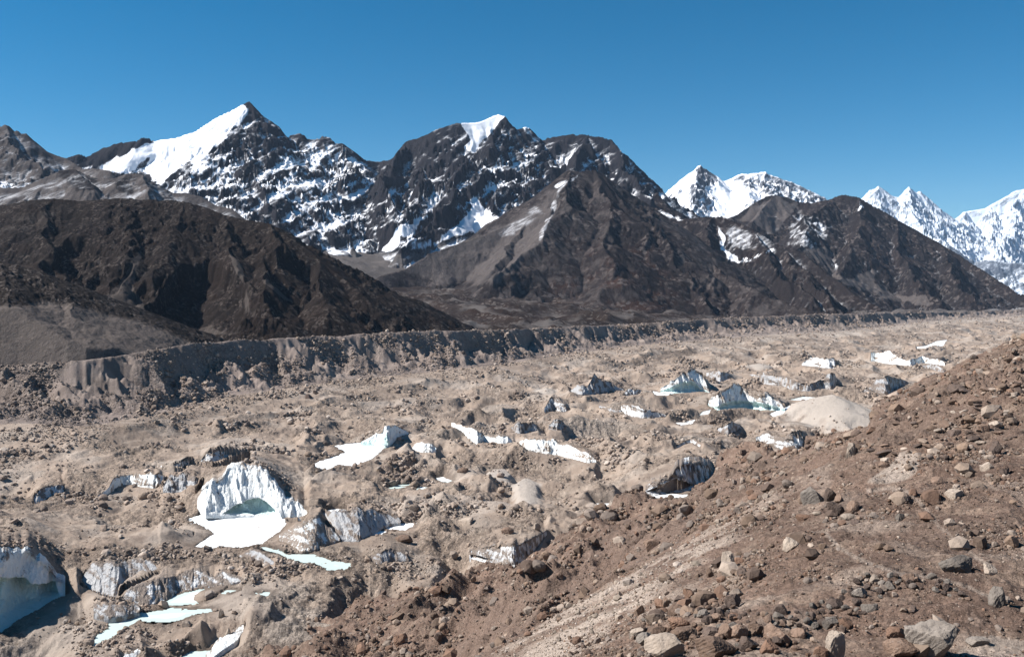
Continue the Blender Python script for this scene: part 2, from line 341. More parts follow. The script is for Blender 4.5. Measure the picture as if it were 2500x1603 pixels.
# ------------------------------------------------------------ ponds and frozen pools: (kind, crop, outline)
PONDS = [
 ('E', [(1220,315),(1290,285),(1450,268),(1600,258),(1740,255),(1810,285),(1850,310),(1870,340),(1820,390),(1760,430),(1720,460),(1690,490),(1640,505),(1600,512),(1540,495),(1440,485),(1380,500),(1270,490),(1400,405),(1340,365)], .0, 'broad white frozen pond spread below the arched ice cave'),
 ('E', [(1690,495),(1760,500),(1880,540),(2050,540),(2150,580),(2290,600),(2250,650),(2140,640),(2060,600),(1940,580),(1830,545),(1740,515)], .55, 'narrow pale turquoise outflow channel trailing away from the big frozen pond'),
 ('F', [(355,415),(440,400),(560,390),(720,415),(700,440),(620,510),(480,565),(380,550),(300,590),(200,570),(210,540),(300,510),(430,465),(400,440)], .0, 'white frozen pond with a notched shore below a small turquoise ice cliff'),
 ('E', [(600,1120),(640,1060),(720,1020),(700,990),(780,950),(900,925),(1100,895),(1370,895),(1380,915),(1250,930),(1200,960),(1100,990),(960,985),(900,965),(830,1010),(720,1085),(610,1135)], .42, 'long crooked greenish pond with a white icy middle'),
 ('E', [(1050,865),(1120,820),(1250,775),(1480,740),(1500,745),(1380,830),(1280,865),(1150,875)], .38, 'pale wedge shaped pond under the dirty streaked ice wall'),
 ('E', [(1440,795),(1470,775),(1580,770),(1500,800)], .4, 'tiny grey pool right of the wedge shaped pond'),
 ('E', [(1660,790),(1760,785),(1740,815),(1680,800)], .6, 'tiny turquoise pool among rubble'),
 ('E', [(1170,1215),(1250,1170),(1400,1165),(1345,1220),(1250,1260)], .6, 'dull turquoise pool beside a white ice ledge at the near edge'),
 ('F', [(570,1070),(640,1030),(740,1035),(700,1060)], .0, 'small white ice sheet, left one of a pair below grey ice'),
 ('F', [(690,1010),(800,985),(960,975),(870,1030),(760,1025)], .0, 'small white ice sheet, right one of a pair below grey ice'),
 ('F', [(730,720),(880,690),(935,690),(880,720),(780,730)], .5, 'thin greenish pool in the middle of the rubble'),
 ('F', [(940,740),(980,715),(1030,715),(1000,735)], .2, 'tiny white pool beside the thin greenish pool'),
 ('F', [(1090,650),(1150,640),(1210,670),(1180,685),(1110,665)], .1, 'small oval white ice patch on brown rubble'),
 ('H', [(1700,392),(1760,385),(1830,355),(1900,345),(1875,385),(1790,387),(1760,400),(1705,402)], .0, 'distant white frozen pool below the far moraine wall'),
 ('G', [(1680,525),(1760,545),(1860,550),(1800,565),(1710,560)], .0, 'white slip of ice left of the green banded cliff'),
 ('G', [(1880,790),(1960,790),(2040,765),(2020,800),(1920,812)], .0, 'thin white ice strip on tan rubble'),
 ('G', [(2080,730),(2110,700),(2170,685),(2160,720)], .1, 'small white ice patch below the left end of the overhanging cliff'),
 ('H', [(750,830),(800,800),(880,772),(830,825),(770,845)], .0, 'white ice wedge between the overhanging cliff and the pale sand cone'),
 ('H', [(880,735),(960,715),(1060,720),(980,742)], .2, 'faint icy strip at the top of the pale sand cone'),
 ('G', [(1670,1385),(1850,1385),(1980,1390),(1960,1412),(1780,1422),(1690,1410)], .1, 'pale frozen strip below the black ice cave'),
 ('G', [(1200,1465),(1330,1465),(1300,1488),(1240,1480)], .0, 'small bright ice pool at the foot of a grey fan'),
 ('H', [(780,1032),(860,1040),(950,1050),(890,1068),(810,1052)], .0, 'white frozen sliver under a grey fluted ice cliff'),
 ('F', [(300,885),(370,875),(440,880),(440,900),(350,918)], .0, 'small white ice lens right of the great ice arch'),
 ('F', [(1690,322),(1740,308),(1790,304),(1745,325)], .1, 'tiny white pool below a dark notched ice cliff'),
]
# ------------------------------------------------------------ ice cliffs: crop, top line, foot line, material, options, label
CL = [
 ('E', [(1285,190),(1310,150),(1340,100),(1385,70),(1425,72),(1440,60),(1480,-10),(1510,-35),(1560,-35),(1640,-22),(1700,-12),(1740,20),(1790,75),(1810,110),(1840,150),(1860,190),(1895,175),(1930,200),(1990,255),(2010,265)],
       [(1285,210),(1310,252),(1340,277),(1450,277),(1600,275),(1800,296),(1850,318),(1900,330),(1980,322),(2010,272)], 'ice',
       dict(lean=.75, bow=9, cave=[(1445,280),(1490,250),(1530,228),(1600,192),(1650,180),(1690,176),(1740,208),(1790,250),(1815,300)], depth=6, dirt=-.12, back=70), 'great white ice arch with a dark turquoise cave above the broad frozen pond'),
 ('E', [(-420,640),(-300,560),(-160,520),(-20,525),(180,530),(240,575),(300,620),(340,680),(380,730),(425,745)],
       [(-420,1100),(-200,1080),(-20,1040),(30,1022),(100,962),(240,892),(330,832),(425,792)], 'ice',
       dict(lean=.45, bow=6, bluel=[(-420,760),(-160,700),(-20,695),(100,700),(170,705),(200,735),(300,742),(360,730),(385,800),(425,830)], depth=7, dirt=-.3, m=55, back=60), 'huge bowl of ice with white rim and teal lower wall, cut by the left edge'),
 ('E', [(520,720),(560,650),(600,605),(700,592),(800,600),(900,577),(980,590),(1045,650)], [(520,740),(570,760),(650,800),(760,842),(820,775),(900,735),(1000,690),(1045,662)], 'icedark', dict(lean=1.5, bow=8, back=30, dirt=-.1), 'dark grey pitted ice face crossed by dirt ledges'),
 ('E', [(780,845),(830,775),(900,745),(950,742),(1030,700),(1130,690),(1250,640),(1300,635),(1360,680),(1400,690),(1450,645),(1520,680),(1600,695)], [(780,858),(1000,866),(1100,842),(1150,795),(1300,772),(1480,742),(1600,702)], 'icedirty', dict(lean=1.2, bow=5, back=25, dirt=.12), 'brown streaked ice wall above the wedge shaped pale pond'),
 ('E', [(1820,410),(1950,350),(2080,285),(2110,330),(2140,370),(2190,400),(2215,440)], [(1800,440),(1880,470),(1960,520),(2050,515),(2100,480),(2215,450)], 'ice', dict(lean=1.6, back=25, dirt=.5), 'leaning white ice fins half buried in gravel right of the great arch'),
 ('F', [(250,915),(350,895),(500,880),(600,885),(700,910),(820,935),(835,960)], [(300,1000),(340,1095),(540,1112),(600,1065),(700,1010),(760,985),(835,978)], 'icedark', dict(lean=1.5, back=30, dirt=-.25), 'gravel grey ice slope above two small white ice sheets'),
 ('E', [(1560,545),(1640,515),(1700,530),(1790,590)], [(1580,562),(1650,580),(1720,600),(1790,605)], 'icedark', dict(lean=1.0, back=20), 'small dark grey ice face near the outflow channel'),
 ('E', [(1340,1215),(1440,1100),(1530,1040),(1592,990),(1597,1000)], [(1355,1240),(1450,1165),(1540,1110),(1592,1030),(1597,1010)], 'ice', dict(lean=2.2, back=16, dirt=-.3), 'long slanting white ice ledge beside the dull turquoise pool'),
 ('E', [(790,1215),(850,1190),(910,1160),(918,1165)], [(790,1250),(850,1240),(900,1200),(918,1172)], 'ice', dict(lean=1.6, back=12, dirt=-.1), 'small white ice fin at the very bottom edge'),
 ('E', [(610,880),(640,868),(780,875),(900,880),(910,890)], [(620,935),(700,950),(800,945),(900,920),(910,900)], 'icedark', dict(lean=1.0, back=14), 'low muddy ice step above the crooked greenish pond'),
 ('D', [(245,1245),(300,1185),(400,1158),(462,1158),(468,1170)], [(250,1290),(300,1282),(400,1218),(462,1205),(468,1185)], 'icedirty', dict(lean=.8, back=25, dirt=-.15), 'lone grey white ice face low on the left slope'),
 ('D', [(722,1225),(800,1175),(830,1110),(890,1082),(1000,1078),(1100,1068),(1200,1085),(1225,1115)], [(725,1238),(800,1208),(870,1152),(960,1140),(1040,1157),(1130,1168),(1200,1150),(1225,1130)], 'ice', dict(lean=.6, bow=6, back=35, dirt=.15), 'curved white ice cliff with a tapering left tail, left of the great arch'),
 ('D', [(1195,1165),(1240,1090),(1300,1072),(1400,1078),(1440,1100),(1470,1150),(1490,1162)], [(1200,1200),(1300,1200),(1400,1205),(1440,1218),(1470,1190),(1490,1172)], 'icedark', dict(lean=.9, back=30, dirt=-.15), 'dark mottled ice face joining the great arch at its left'),
 ('D', [(1130,1010),(1250,1010),(1380,968),(1470,962),(1540,900),(1600,880),(1680,905),(1750,945),(1830,952)], [(1150,1028),(1250,1056),(1330,1052),(1400,1005),(1480,1018),(1560,1026),(1640,1012),(1740,988),(1830,968)], 'icedirty', dict(lean=.6, back=30, dirt=-.05), 'jagged blue grey ice crest just above the great arch'),
 ('F', [(545,385),(620,350),(700,310),(722,278),(790,272),(850,298),(895,315)], [(550,392),(640,396),(700,410),(740,420),(780,385),(830,340),(895,322)], 'ice', dict(lean=.6, back=35, dirt=-.3, bluel=[(545,380),(700,365),(722,300),(740,330),(760,400),(895,330)]), 'clean turquoise tinted ice block at the head of the notched pond'),
 ('F', [(922,420),(940,400),(1000,396),(1060,408),(1095,430)], [(925,436),(1000,457),(1080,457),(1095,442)], 'ice', dict(lean=.5, back=20, dirt=-.2), 'small lens shaped ice face right of the notched pond'),
 ('F', [(1208,245),(1260,258),(1330,288),(1380,298),(1440,333),(1520,348),(1600,343),(1658,373)], [(1210,266),(1280,302),(1330,352),(1390,397),(1440,372),(1500,384),(1600,394),(1658,386)], 'ice', dict(lean=.6, back=30, dirt=-.1), 'long thin white ice cliff with a forked foot'),
 ('F', [(1708,385),(1760,363),(1850,366),(1950,386),(2060,416),(2150,450),(2230,486),(2268,518)], [(1710,402),(1760,442),(1880,468),(1980,474),(2060,494),(2150,514),(2200,532),(2268,530)], 'ice', dict(lean=.7, back=35, dirt=.0), 'long sloping white ice cliff with fluted right half'),
 ('F', [(1635,280),(1700,238),(1770,258),(1800,236),(1845,290)], [(1650,302),(1700,322),(1770,306),(1845,300)], 'icedark', dict(lean=.5, back=20), 'dark notched ice cliff above a tiny white pool'),
 ('F', [(1920,262),(1960,220),(2020,238),(2030,270)], [(1925,292),(1990,300),(2030,290)], 'icedark', dict(lean=.7, back=20), 'small dark pointed ice face right of the notched one'),
 ('F', [(1888,142),(1930,68),(1980,52),(2030,98),(2075,146)], [(1890,168),(1950,152),(2040,160),(2075,152)], 'icedirty', dict(lean=.9, back=30), 'grey tent shaped ice face standing alone'),
 ('J', [(1190,390),(1300,365),(1400,355),(1500,350),(1560,330),(1640,290),(1695,248)], [(1200,422),(1280,447),(1380,462),(1480,497),(1550,442),(1600,390),(1695,270)], 'icedirty', dict(lean=.5, back=40, cave=[(1198,410),(1260,415),(1330,440),(1290,455),(1200,430)], depth=4), 'grey fluted ice cliff under a long overhanging gravel lip'),
 ('J', [(540,430),(620,388),(700,376),(780,415),(795,440)], [(560,450),(600,470),(700,445),(795,446)], 'icedark', dict(lean=1.0, back=20), 'small blackish ice face among rubble left of the fluted cliff'),
 ('G', [(1000,522),(1060,488),(1150,478),(1200,412),(1260,428),(1340,468),(1445,515)], [(1020,535),(1080,562),(1200,552),(1320,532),(1445,522)], 'icedark', dict(lean=.8, back=35, dirt=-.1), 'wide dark grey ice mound face with twin humps'),
 ('G', [(1455,540),(1500,512),(1560,516),(1605,525)], [(1460,562),(1560,558),(1605,535)], 'icedirty', dict(lean=.7, back=20, dirt=-.15), 'small pale ice face between the twin humps and the green banded cliff'),
 ('G', [(1755,510),(1850,450),(1930,390),(2020,348),(2100,398),(2165,520)], [(1750,532),(1850,542),(1950,540),(2100,534),(2165,542)], 'ice', dict(lean=.5, back=45, dirt=.05, bluel=[(1755,520),(1850,490),(1930,450),(2020,440),(2100,500),(2165,540)], depth=5), 'green banded white ice cliff shaped like a tent'),
 ('G', [(2138,373),(2220,368),(2325,383)], [(2150,402),(2250,452),(2325,425)], 'icedark', dict(lean=.9, back=25, dirt=-.15), 'bluish streaked ice patch right of the green banded cliff'),
 ('G', [(1425,648),(1445,643),(1500,648),(1600,673),(1700,698),(1795,728)], [(1430,692),(1500,732),(1600,752),(1680,747),(1795,738)], 'icedirty', dict(lean=.5, back=30, dirt=-.2), 'pale curtain of ice below a thin dark lip'),
 ('G', [(1240,642),(1320,668),(1422,682)], [(1250,662),(1330,690),(1422,700)], 'icedark', dict(lean=.8, back=20), 'thin dark ice ledge left of the pale ice curtain'),
 ('G', [(1875,1000),(1960,948),(2020,928),(2095,985)], [(1880,1012),(1960,972),(2020,955),(2060,985),(2095,998)], 'icedirty', dict(lean=1.0, back=20), 'thin chevron of ice on a small mound'),
 ('G', [(1630,1360),(1750,1298),(1850,1238),(1900,1168),(1950,1138),(2050,1138),(2150,1158),(2195,1198)], [(1640,1374),(1700,1388),(1850,1390),(1950,1372),(2040,1332),(2120,1295),(2195,1220)], 'icedirty', dict(lean=.5, bow=6, back=45, dirt=-.12, cave=[(1630,1365),(1760,1310),(1880,1262),(1990,1290),(2050,1325),(1960,1380),(1850,1395),(1690,1395)], depth=16), 'streaked grey ice cliff with a black slanting cave at its left foot'),
 ('H', [(955,500),(1000,468),(1050,458),(1100,480),(1150,458),(1172,470)], [(960,512),(1050,518),(1110,528),(1172,528)], 'icedirty', dict(lean=.6, back=25, dirt=-.3), 'small pale green ice cliff below a brown hummock'),
 ('H', [(1405,430),(1460,428),(1530,428),(1590,468),(1650,478),(1740,458),(1800,468),(1885,490)], [(1440,482),(1500,497),(1600,507),(1660,517),(1740,494),(1885,512)], 'ice', dict(lean=.7, bow=8, back=35, dirt=.0), 'farthest long white crescent of fluted ice'),
 ('H', [(615,570),(700,570),(760,578),(820,588),(870,598),(940,628),(1000,638),(1080,608),(1120,578),(1170,568),(1185,620)], [(640,582),(700,628),(770,637),(830,642),(900,672),(1000,675),(1080,662),(1160,667),(1185,642)], 'icedark', dict(lean=.3, back=40, dirt=-.05), 'long dark sagging ice cliff with a pale right end'),
 ('H', [(345,742),(400,698),(480,658),(540,638),(600,678),(680,688),(750,718),(800,738),(845,790)], [(360,772),(400,800),(470,797),(560,787),(650,795),(700,800),(790,800),(845,802)], 'ice', dict(lean=.45, bow=5, back=45, dirt=.05, bluel=[(345,760),(400,775),(470,745),(560,738),(650,745),(750,765),(800,780),(845,795)], depth=6), 'overhanging white cliff with a turquoise undercut beside the pale sand cone'),
 ('H', [(1338,682),(1400,648),(1440,600),(1500,588),(1580,598),(1645,622)], [(1350,688),(1420,692),(1510,703),(1560,680),(1645,635)], 'icedark', dict(lean=.9, back=30, dirt=.1), 'dusty grey hollow of ice above a small black slit'),
 ('H', [(655,978),(700,958),(720,952),(780,973),(860,978),(940,928),(962,960)], [(690,1002),(740,1022),(800,1037),(900,1052),(962,1042)], 'icedirty', dict(lean=.7, back=30, dirt=.05), 'grey fluted ice cliff above a white frozen sliver'),
 ('H', [(1745,512),(1800,498),(1870,530),(1882,545)], [(1780,525),(1830,545),(1882,552)], 'icedark', dict(lean=.8, back=20), 'small dark ice notch right of the white crescent'),
 ('H', [(405,925),(450,905),(500,880),(560,905)], [(410,935),(480,958),(560,918)], 'icedark', dict(lean=.6, back=18), 'small blackish forked ice face on tan rubble'),
]
def zg0(u, Y): return float(zg(np.array([u]), np.array([Y]))[0])
def solveY(u, v):
    Y = 600.
    for _ in range(12): Y = .5 * Y + .5 * (-zg0(u, Y) * F / (v - VH))
    return Y
ponds = []
for crop, poly, slush, label in PONDS:
    pl = tr(crop, poly); cu = sum(p[0] for p in pl) / len(pl); cv = sum(p[1] for p in pl) / len(pl)
    Yc = solveY(cu, cv); zp = -(cv - VH) / F * Yc - 1.2
    ponds.append(dict(poly=[((u - CX) / F * (-zp * F / (v - VH)), -zp * F / (v - VH)) for u, v in pl], z=zp, slush=slush, label=label, px=pl))
cliffs = []
for crop, top, foot, mat, opt, label in CL:
    T = tr(crop, top); B_ = tr(crop, foot); u0, u1 = T[0][0], T[-1][0]; n = max(24, int((u1 - u0) / 1.1)); u = np.linspace(u0, u1, n)
    vt = np.interp(u, [p[0] for p in T], [p[1] for p in T]); vb = np.interp(u, [p[0] for p in B_], [p[1] for p in B_]); vb = np.maximum(vb, vt + .5)
    hp = vb - vt; vt = vt + np.minimum(hp * .16, 4.5) * (fbm(u, 0 * u, 20, 4, 700 + len(cliffs)) - .35) * 1.5; vt = np.minimum(vt, vb - .4); i = n // 2
    Yf = np.array([solveY(a, b) for a, b in zip(u[::6], vb[::6])]); Yf = np.interp(u, u[::6], Yf)
    # the pond in front sets the level of the foot
    k = np.ones(9) / 9; Yf = np.convolve(np.pad(Yf, 4, 'edge'), k, 'valid')
    t = np.linspace(0, 1, n)
    if len(cliffs) == 0: zp = ponds[0]['z']; Yf = -zp * F / (np.interp(u, [u0, T[2][0], T[15][0], u1], [vb[0] + 22, vb.max(), vb.max(), vb[-1] + 12]) - VH)
    Yf = Yf + opt.get('bow', 0) * np.sin(t * math.pi)
    zf = -(vb - VH) / F * Yf
    h = (vb - vt) / F * Yf; lean = opt.get('lean', .6)
    Yt = Yf + lean * h; zt = -(vt - VH) / F * Yt
    cliffs.append(dict(hv=h, u=u, Yf=Yf, zf=zf, Yt=Yt, zt=zt, vt=vt, vb=vb, mat=mat, opt=opt, label=label, crop=crop))

MOUNDS = [('H', 1155, 700, 800, 975, 'pale', 170), ('G', 640, 1330, 300, 1520, 'pale', 90), ('J', 1330, 110, 420, 230, '', 60), ('J', 880, 530, 420, 640, '', 60), ('J', 150, 740, 420, 900, '', 60),
          ('E', 330, 330, 800, 420, '', 80), ('D', 860, 1060, 300, 1090, '', 60), ('H', 680, 500, 260, 545, 'pale', 60), ('H', 1060, 420, 360, 450, '', 60), ('H', 560, 1060, 300, 1140, '', 60),
          ('G', 1500, 870, 260, 930, '', 50), ('F', 1000, 720, 500, 860, '', 50), ('G', 800, 500, 260, 560, 'pale', 60), ('G', 420, 640, 500, 720, '', 60), ('F', 1560, 600, 300, 700, 'pale', 50), ('H', 900, 880, 400, 960, '', 60)]

def build_ground(u, Y):
    """u, Y: 2-d arrays -> Z and the attributes of the ground"""
    X = (u - CX) / F * Y
    Z, t = terrain_base(u, Y); yb = wall_base_Y(u)
    fl = sstep(1.0, .92, Y / yb)                                      # 1 on the glacier, 0 on the moraine wall
    wx = X + fbm(X, Y, 90, 3, 21) * 25; wy = Y + fbm(X, Y, 90, 3, 22) * 25
    hum = (ridged(wx, wy, 105, 3, 3, .4) - .7) * 9.0 + fbm(wx, wy, 45, 3, 4) * 3.0 + (ridged(wx * .83 - wy * .56, (wx * .56 + wy * .83) * .32, 62, 3, 17, .4) - .7) * 4.5
    hum = hum + np.abs(fbm(X, Y, 16, 4, 6)) * 2.2
    Z = Z + fl * hum * (.55 + .45 * sstep(.95, .6, Y / yb)) * sstep(1.0, .9, Y / yb)
    pale = np.zeros_like(Z)
    for crop, mx, my, w, base, kind, L in MOUNDS:
        (cu, ct), (_, cb) = tr(crop, [(mx, my), (mx, base)]); wpx = w * CROP[crop][2] / 2
        Yc = solveY(cu, cb) + L * .45; zt = -(ct - VH) / F * Yc; hx = wpx / F * Yc
        xc = (cu - CX) / F * Yc; d = np.sqrt(((X - xc) / hx) ** 2 + ((Y - Yc) / (L * .55)) ** 2 + 1e-6)
        cone = 1 - d + .06 * np.sin(7 * np.arctan2(Y - Yc, X - xc) + 9 * perlin(X / 40, Y / 40, 8)) * d
        m = sstep(0, .5, cone); zc = Z * 0 + (zt - 0) ; low = -117
        Z = np.where(cone > 0, np.maximum(Z * (1 - m) + m * (low + (zt - low) * np.clip(cone, 0, 1) ** .9), Z * (1 - .6 * m) + .6 * m * low), Z)
        if kind: pale = np.maximum(pale, sstep(.0, .35, cone + .25 * fbm(X, Y, 14, 4, 9)) * .9)
    # cliffs: ground rises behind them, lies at the foot in front
    order = sorted(range(len(cliffs)), key=lambda k: -cliffs[k]['Yf'].mean())
    r0 = Y[:, 0]
    def rows(a, b): return slice(max(0, int(np.searchsorted(r0, a))), int(np.searchsorted(r0, b)))
    for ci in order:
        cc = cliffs[ci]; nn = len(cc['u']); kk = max(5, nn // 2) | 1; ker = np.hanning(kk + 2)[1:-1]; ker /= ker.sum(); hh = cc['zt'] - cc['zf']
        cc['zs'] = cc['zf'] + np.maximum(hh * .0, np.convolve(np.pad(hh, kk // 2, 'edge'), ker, 'valid')[:nn] * .85)
        k7 = np.hanning(17)[1:-1]; k7 /= k7.sum(); cc['zm'] = np.minimum(cc['zt'], np.convolve(np.pad(cc['zt'], 7, 'edge'), k7, 'valid')) - .3
        c = cliffs[ci]; s = rows(c['Yf'].min() - 60, c['Yt'].max() + 330)
        uu, YY = u[s], Y[s]; cu = c['u']; m = c['opt'].get('m', 9) + 5 * perlin(uu / 14, YY / 40, 60 + ci); m2 = m + 45 * sstep(0, 30, YY - c['Yt'].mean())
        w2 = sstep(cu[0] - m2, cu[0] + 2, uu) * sstep(cu[-1] + m2, cu[-1] - 2, uu)
        w = sstep(cu[0] - m, cu[0] + 2, uu) * sstep(cu[-1] + m, cu[-1] - 2, uu)
        I = lambda k: np.interp(uu, cu, c[k])
        Yf, Yt, zf, zt = I('Yf'), I('Yt') + 1.1 * c['opt'].get('depth', 0) * ('bluel' in c['opt']), I('zf'), I('zt'); z = Z[s]
        L = c['opt'].get('back', 30); g = (YY - Yt)
        bk = np.where(g >= 0, np.exp(-(np.maximum(g, 0) / (L * 1.7)) ** 2), 0); ho = I('hv'); los_t = zt / I('Yt') * YY + .10 * ho + .62 * np.maximum(g - 3, 0) + .35 * (1 - w) * 30; zt = zt + (I('zm') - zt) * sstep(0, 3, g); zt = zt + (I('zs') - zt) * sstep(2, L * .9, g)
        rough = fbm(X[s], YY, 14, 4, 33) * 1.1 * sstep(0, 25, g)
        hs_ = sstep(.4, 2.2, ho) * w; tgt = zt + rough; cap_ = np.maximum(los_t, z); zn = np.where(tgt > z, np.minimum(z + (tgt - z) * w2 * bk, cap_), z + (tgt - z) * hs_ * bk)
        z = np.where(g >= 0, zn, z); z = np.where((g >= 0) & (z > los_t), z + (los_t - z) * hs_ * w * sstep(70, 25, g), z)
        fr = np.where(YY < Yf, sstep(-34, -2, YY - Yf), 0); z = z + (zf - .5 - z) * fr * w * np.where(z < zf, 1, sstep(.2, 2.5, ho))
        inside = (YY >= Yf) & (YY < Yt); wi = (sstep(cu[0] - 1, cu[0] + 4, uu) * sstep(cu[-1] + 1, cu[-1] - 4, uu)); sl_ = zf - 1.5 + (zt - zf) * np.clip((YY - Yf) / np.maximum(Yt - Yf, .1), 0, 1); face = sl_ + (np.minimum(zf - 2.5, sl_) - sl_) * wi
        z = np.where(inside, z + (face - z) * w * sstep(.1, 1.5, ho), z)
        Z[s] = z
    for p in ponds:
        P = p['poly']; ys = [q[1] for q in P]; s = rows(min(ys) - 40, max(ys) + 40)
        x_, y_ = X[s], Y[s]; xs = [q[0] for q in P]; mk = (x_ > min(xs) - 40) & (x_ < max(xs) + 40)
        xa, ya = x_[mk], y_[mk]
        d = polydist(xa, ya, P); ins = inpoly(xa, ya, P); z = Z[s]; za = z[mk]
        Rr = 16.0; b = sstep(0, Rr, d) ; shore = p['z'] + .25 + .09 * d
        behind = ya > np.mean(ys)
        zz = np.where(ins, p['z'] - .8, shore * (1 - b) + za * b)
        zz = np.where(~ins & (za > p['z'] + 3) & behind & (d > 1.5), np.maximum(zz, np.minimum(za, p['z'] + d * 1.2)), zz)
        z[mk] = zz; Z[s] = z
    frz = np.ones_like(Z)
    for c in cliffs:
        s = rows(c['Yf'].min() - 3, c['Yt'].max() + 14); uu, YY = u[s], Y[s]; a_ = np.interp(uu, c['u'], c['Yf']); b_ = np.interp(uu, c['u'], c['Yt'])
        frz[s] = np.where((uu > c['u'][0] + 3) & (uu < c['u'][-1] - 3) & (YY > a_ - 1.2) & (YY < b_ + 2.5 + 1.2 * c['opt'].get('depth', 0)), 0, frz[s])
    dx_ = np.gradient(X, axis=1)[:, :-1]; dy_ = np.diff(Y, axis=0); mx = np.minimum(frz[:, 1:], frz[:, :-1]); my = np.minimum(frz[1:], frz[:-1]); ng = int(np.searchsorted(r0, 1150.))
    for it in range(45):
        d = np.diff(Z[:ng], axis=1); e = np.sign(d) * np.maximum(np.abs(d) - 1.05 * dx_[:ng], 0) * .3 * mx[:ng]; Z[:ng, :-1] += e; Z[:ng, 1:] -= e
        d = np.diff(Z[:ng], axis=0); e = np.sign(d) * np.maximum(np.abs(d) - 1.05 * dy_[:ng - 1], 0) * .3 * my[:ng - 1]; Z[:ng - 1] += e; Z[1:ng] -= e
    wet_shade = np.zeros_like(Z)
    for p in ponds:
        P = p['poly']; ys = [q[1] for q in P]; xs = [q[0] for q in P]; s = rows(min(ys) - 12, max(ys) + 12); mk = (X[s] > min(xs) - 12) & (X[s] < max(xs) + 12)
        wv_ = wet_shade[s]; wv_[mk] = np.maximum(wv_[mk], sstep(5.5, 1.0, polydist(X[s][mk], Y[s][mk], P) + 2.5 * perlin(X[s][mk] / 4, Y[s][mk] / 4, 77))); wet_shade[s] = wv_
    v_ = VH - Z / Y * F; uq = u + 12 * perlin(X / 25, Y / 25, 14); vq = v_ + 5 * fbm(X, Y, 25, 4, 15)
    for pg, am in (([(1380,310),(1500,262),(1800,205),(2000,165),(2090,195),(2000,235),(1760,265),(1560,325),(1420,335)], .8), ([(600,215),(700,200),(900,250),(1000,300),(850,310),(700,260)], .45)): wet_shade = np.maximum(wet_shade, am * inpoly(uq, vq, tr('G', pg)))
    wet_shade = np.maximum(wet_shade, .5 * sstep(.25, .75, fbm(X, Y * .6, 70, 5, 16)) * fl * (1 - pale))
    # nothing in front may stand above the sight line to the foot of a cliff or the near shore of a pond
    def guard(cu, cy, cz, mrg=3, reach=140):
        s = rows(min(cy) - reach, max(cy)); uu, YY = u[s], Y[s]; o = np.argsort(cu)
        cu_, cy_, cz_ = np.array(cu)[o], np.array(cy)[o], np.array(cz)[o]
        yy = np.interp(uu, cu_, cy_); zz = np.interp(uu, cu_, cz_)
        los = zz / yy * YY - .15 - .004 * (yy - YY)
        w = sstep(cu_[0] - mrg, cu_[0], uu) * sstep(cu_[-1] + mrg, cu_[-1], uu)
        ok = (YY < yy - .3) & (YY > yy - reach); z = Z[s]
        Z[s] = np.where(ok & (z > los), z + (los - z) * w, z)
    for c in cliffs: guard(c['u'], c['Yf'], c['zf'], 4, 150)
    for p in ponds:
        us = np.linspace(min(a for a, b in p['px']), max(a for a, b in p['px']), 40)[1:-1]; vm = []
        for q in us:
            best = None; n = len(p['px'])
            for k in range(n):
                (a, b), (a2, b2) = p['px'][k], p['px'][(k + 1) % n]
                if (a - q) * (a2 - q) <= 0 and a != a2: y = b + (q - a) / (a2 - a) * (b2 - b); best = y if best is None else max(best, y)
            vm.append(best)
        yy = -p['z'] * F / (np.array(vm) - VH); guard(us, yy, np.full(len(us), p['z']), 3, 120)
    # small roughness everywhere on the glacier
    rgh = sstep(-.3, .5, fbm(X, Y, 45, 4, 81)) * (1 - .85 * pale)
    Z = Z + (fbm(X, Y, 5, 4, 31, .6) * .55 + ridged(X, Y, 7, 3, 32) * .5 - .35) * (.25 + rgh) * sstep(1.4, 1.2, Y / yb)
    sv = ridged(X * .9, Y * .5, 40, 4, 91)
    pale = np.clip(pale + .75 * sstep(.05, .55, fbm(X, Y, 55, 4, 93)) * fl * .6, 0, 1)
    # the moraine talus is dusty and pale between the shadowed bluffs
    yc, _ = wall_crest(u)
    tal = sstep(.86, .98, Y / yb) * sstep(1.04, 1.0, Y / yb) * sstep(500, 1100, X + 400)
    pale = np.clip(pale + .45 * tal, 0, 1)
    _, tw = terrain_base(u, Y); wet_shade = np.maximum(wet_shade, np.clip(.55 * sstep(560, 150, u) + .3, 0, .8) * sstep(.35, .85, tw + .35 * fbm(X, Y, 18, 4, 18)) * (Y > yb * .97) * sstep(-.35, .25, fbm(X, Y, 45, 4, 19)))  # upper wall darkened: shadow painted into the ground colour, strongest at left
    return X, Z, pale, np.clip(rgh, .12, 1), wet_shade

NC, NR = 1500, 1150
gu = np.linspace(-330, 2830, NC); gY = np.exp(np.linspace(math.log(215), math.log(3600), NR))
U_, Y_ = np.meshgrid(gu, gY); X_, Z_, pale_, rgh_, wet_shade_ = build_ground(U_, Y_)
yb_ = wall_base_Y(U_); yc_, zc_ = wall_crest(U_)
fm = lambda a: (a[:-1, :-1])
atts = dict(pale=pale_, rough=rgh_, brown=np.zeros_like(pale_), wet_shade=wet_shade_)
isg = fm(Y_) < fm(yb_ * .985); isw = ~isg & (fm(Y_) < fm(yc_ + 12))
og = grid_mesh('glacier', X_, Y_, Z_, M['glacier'], atts, isg); tag(og, 'rubble covered glacier filling the valley floor', None, None, 'structure')
ow = grid_mesh('moraine_wall', X_, Y_, Z_, M['wall'], atts, isw); tag(ow, 'gullied moraine wall along the far side of the glacier', None, None, 'structure')
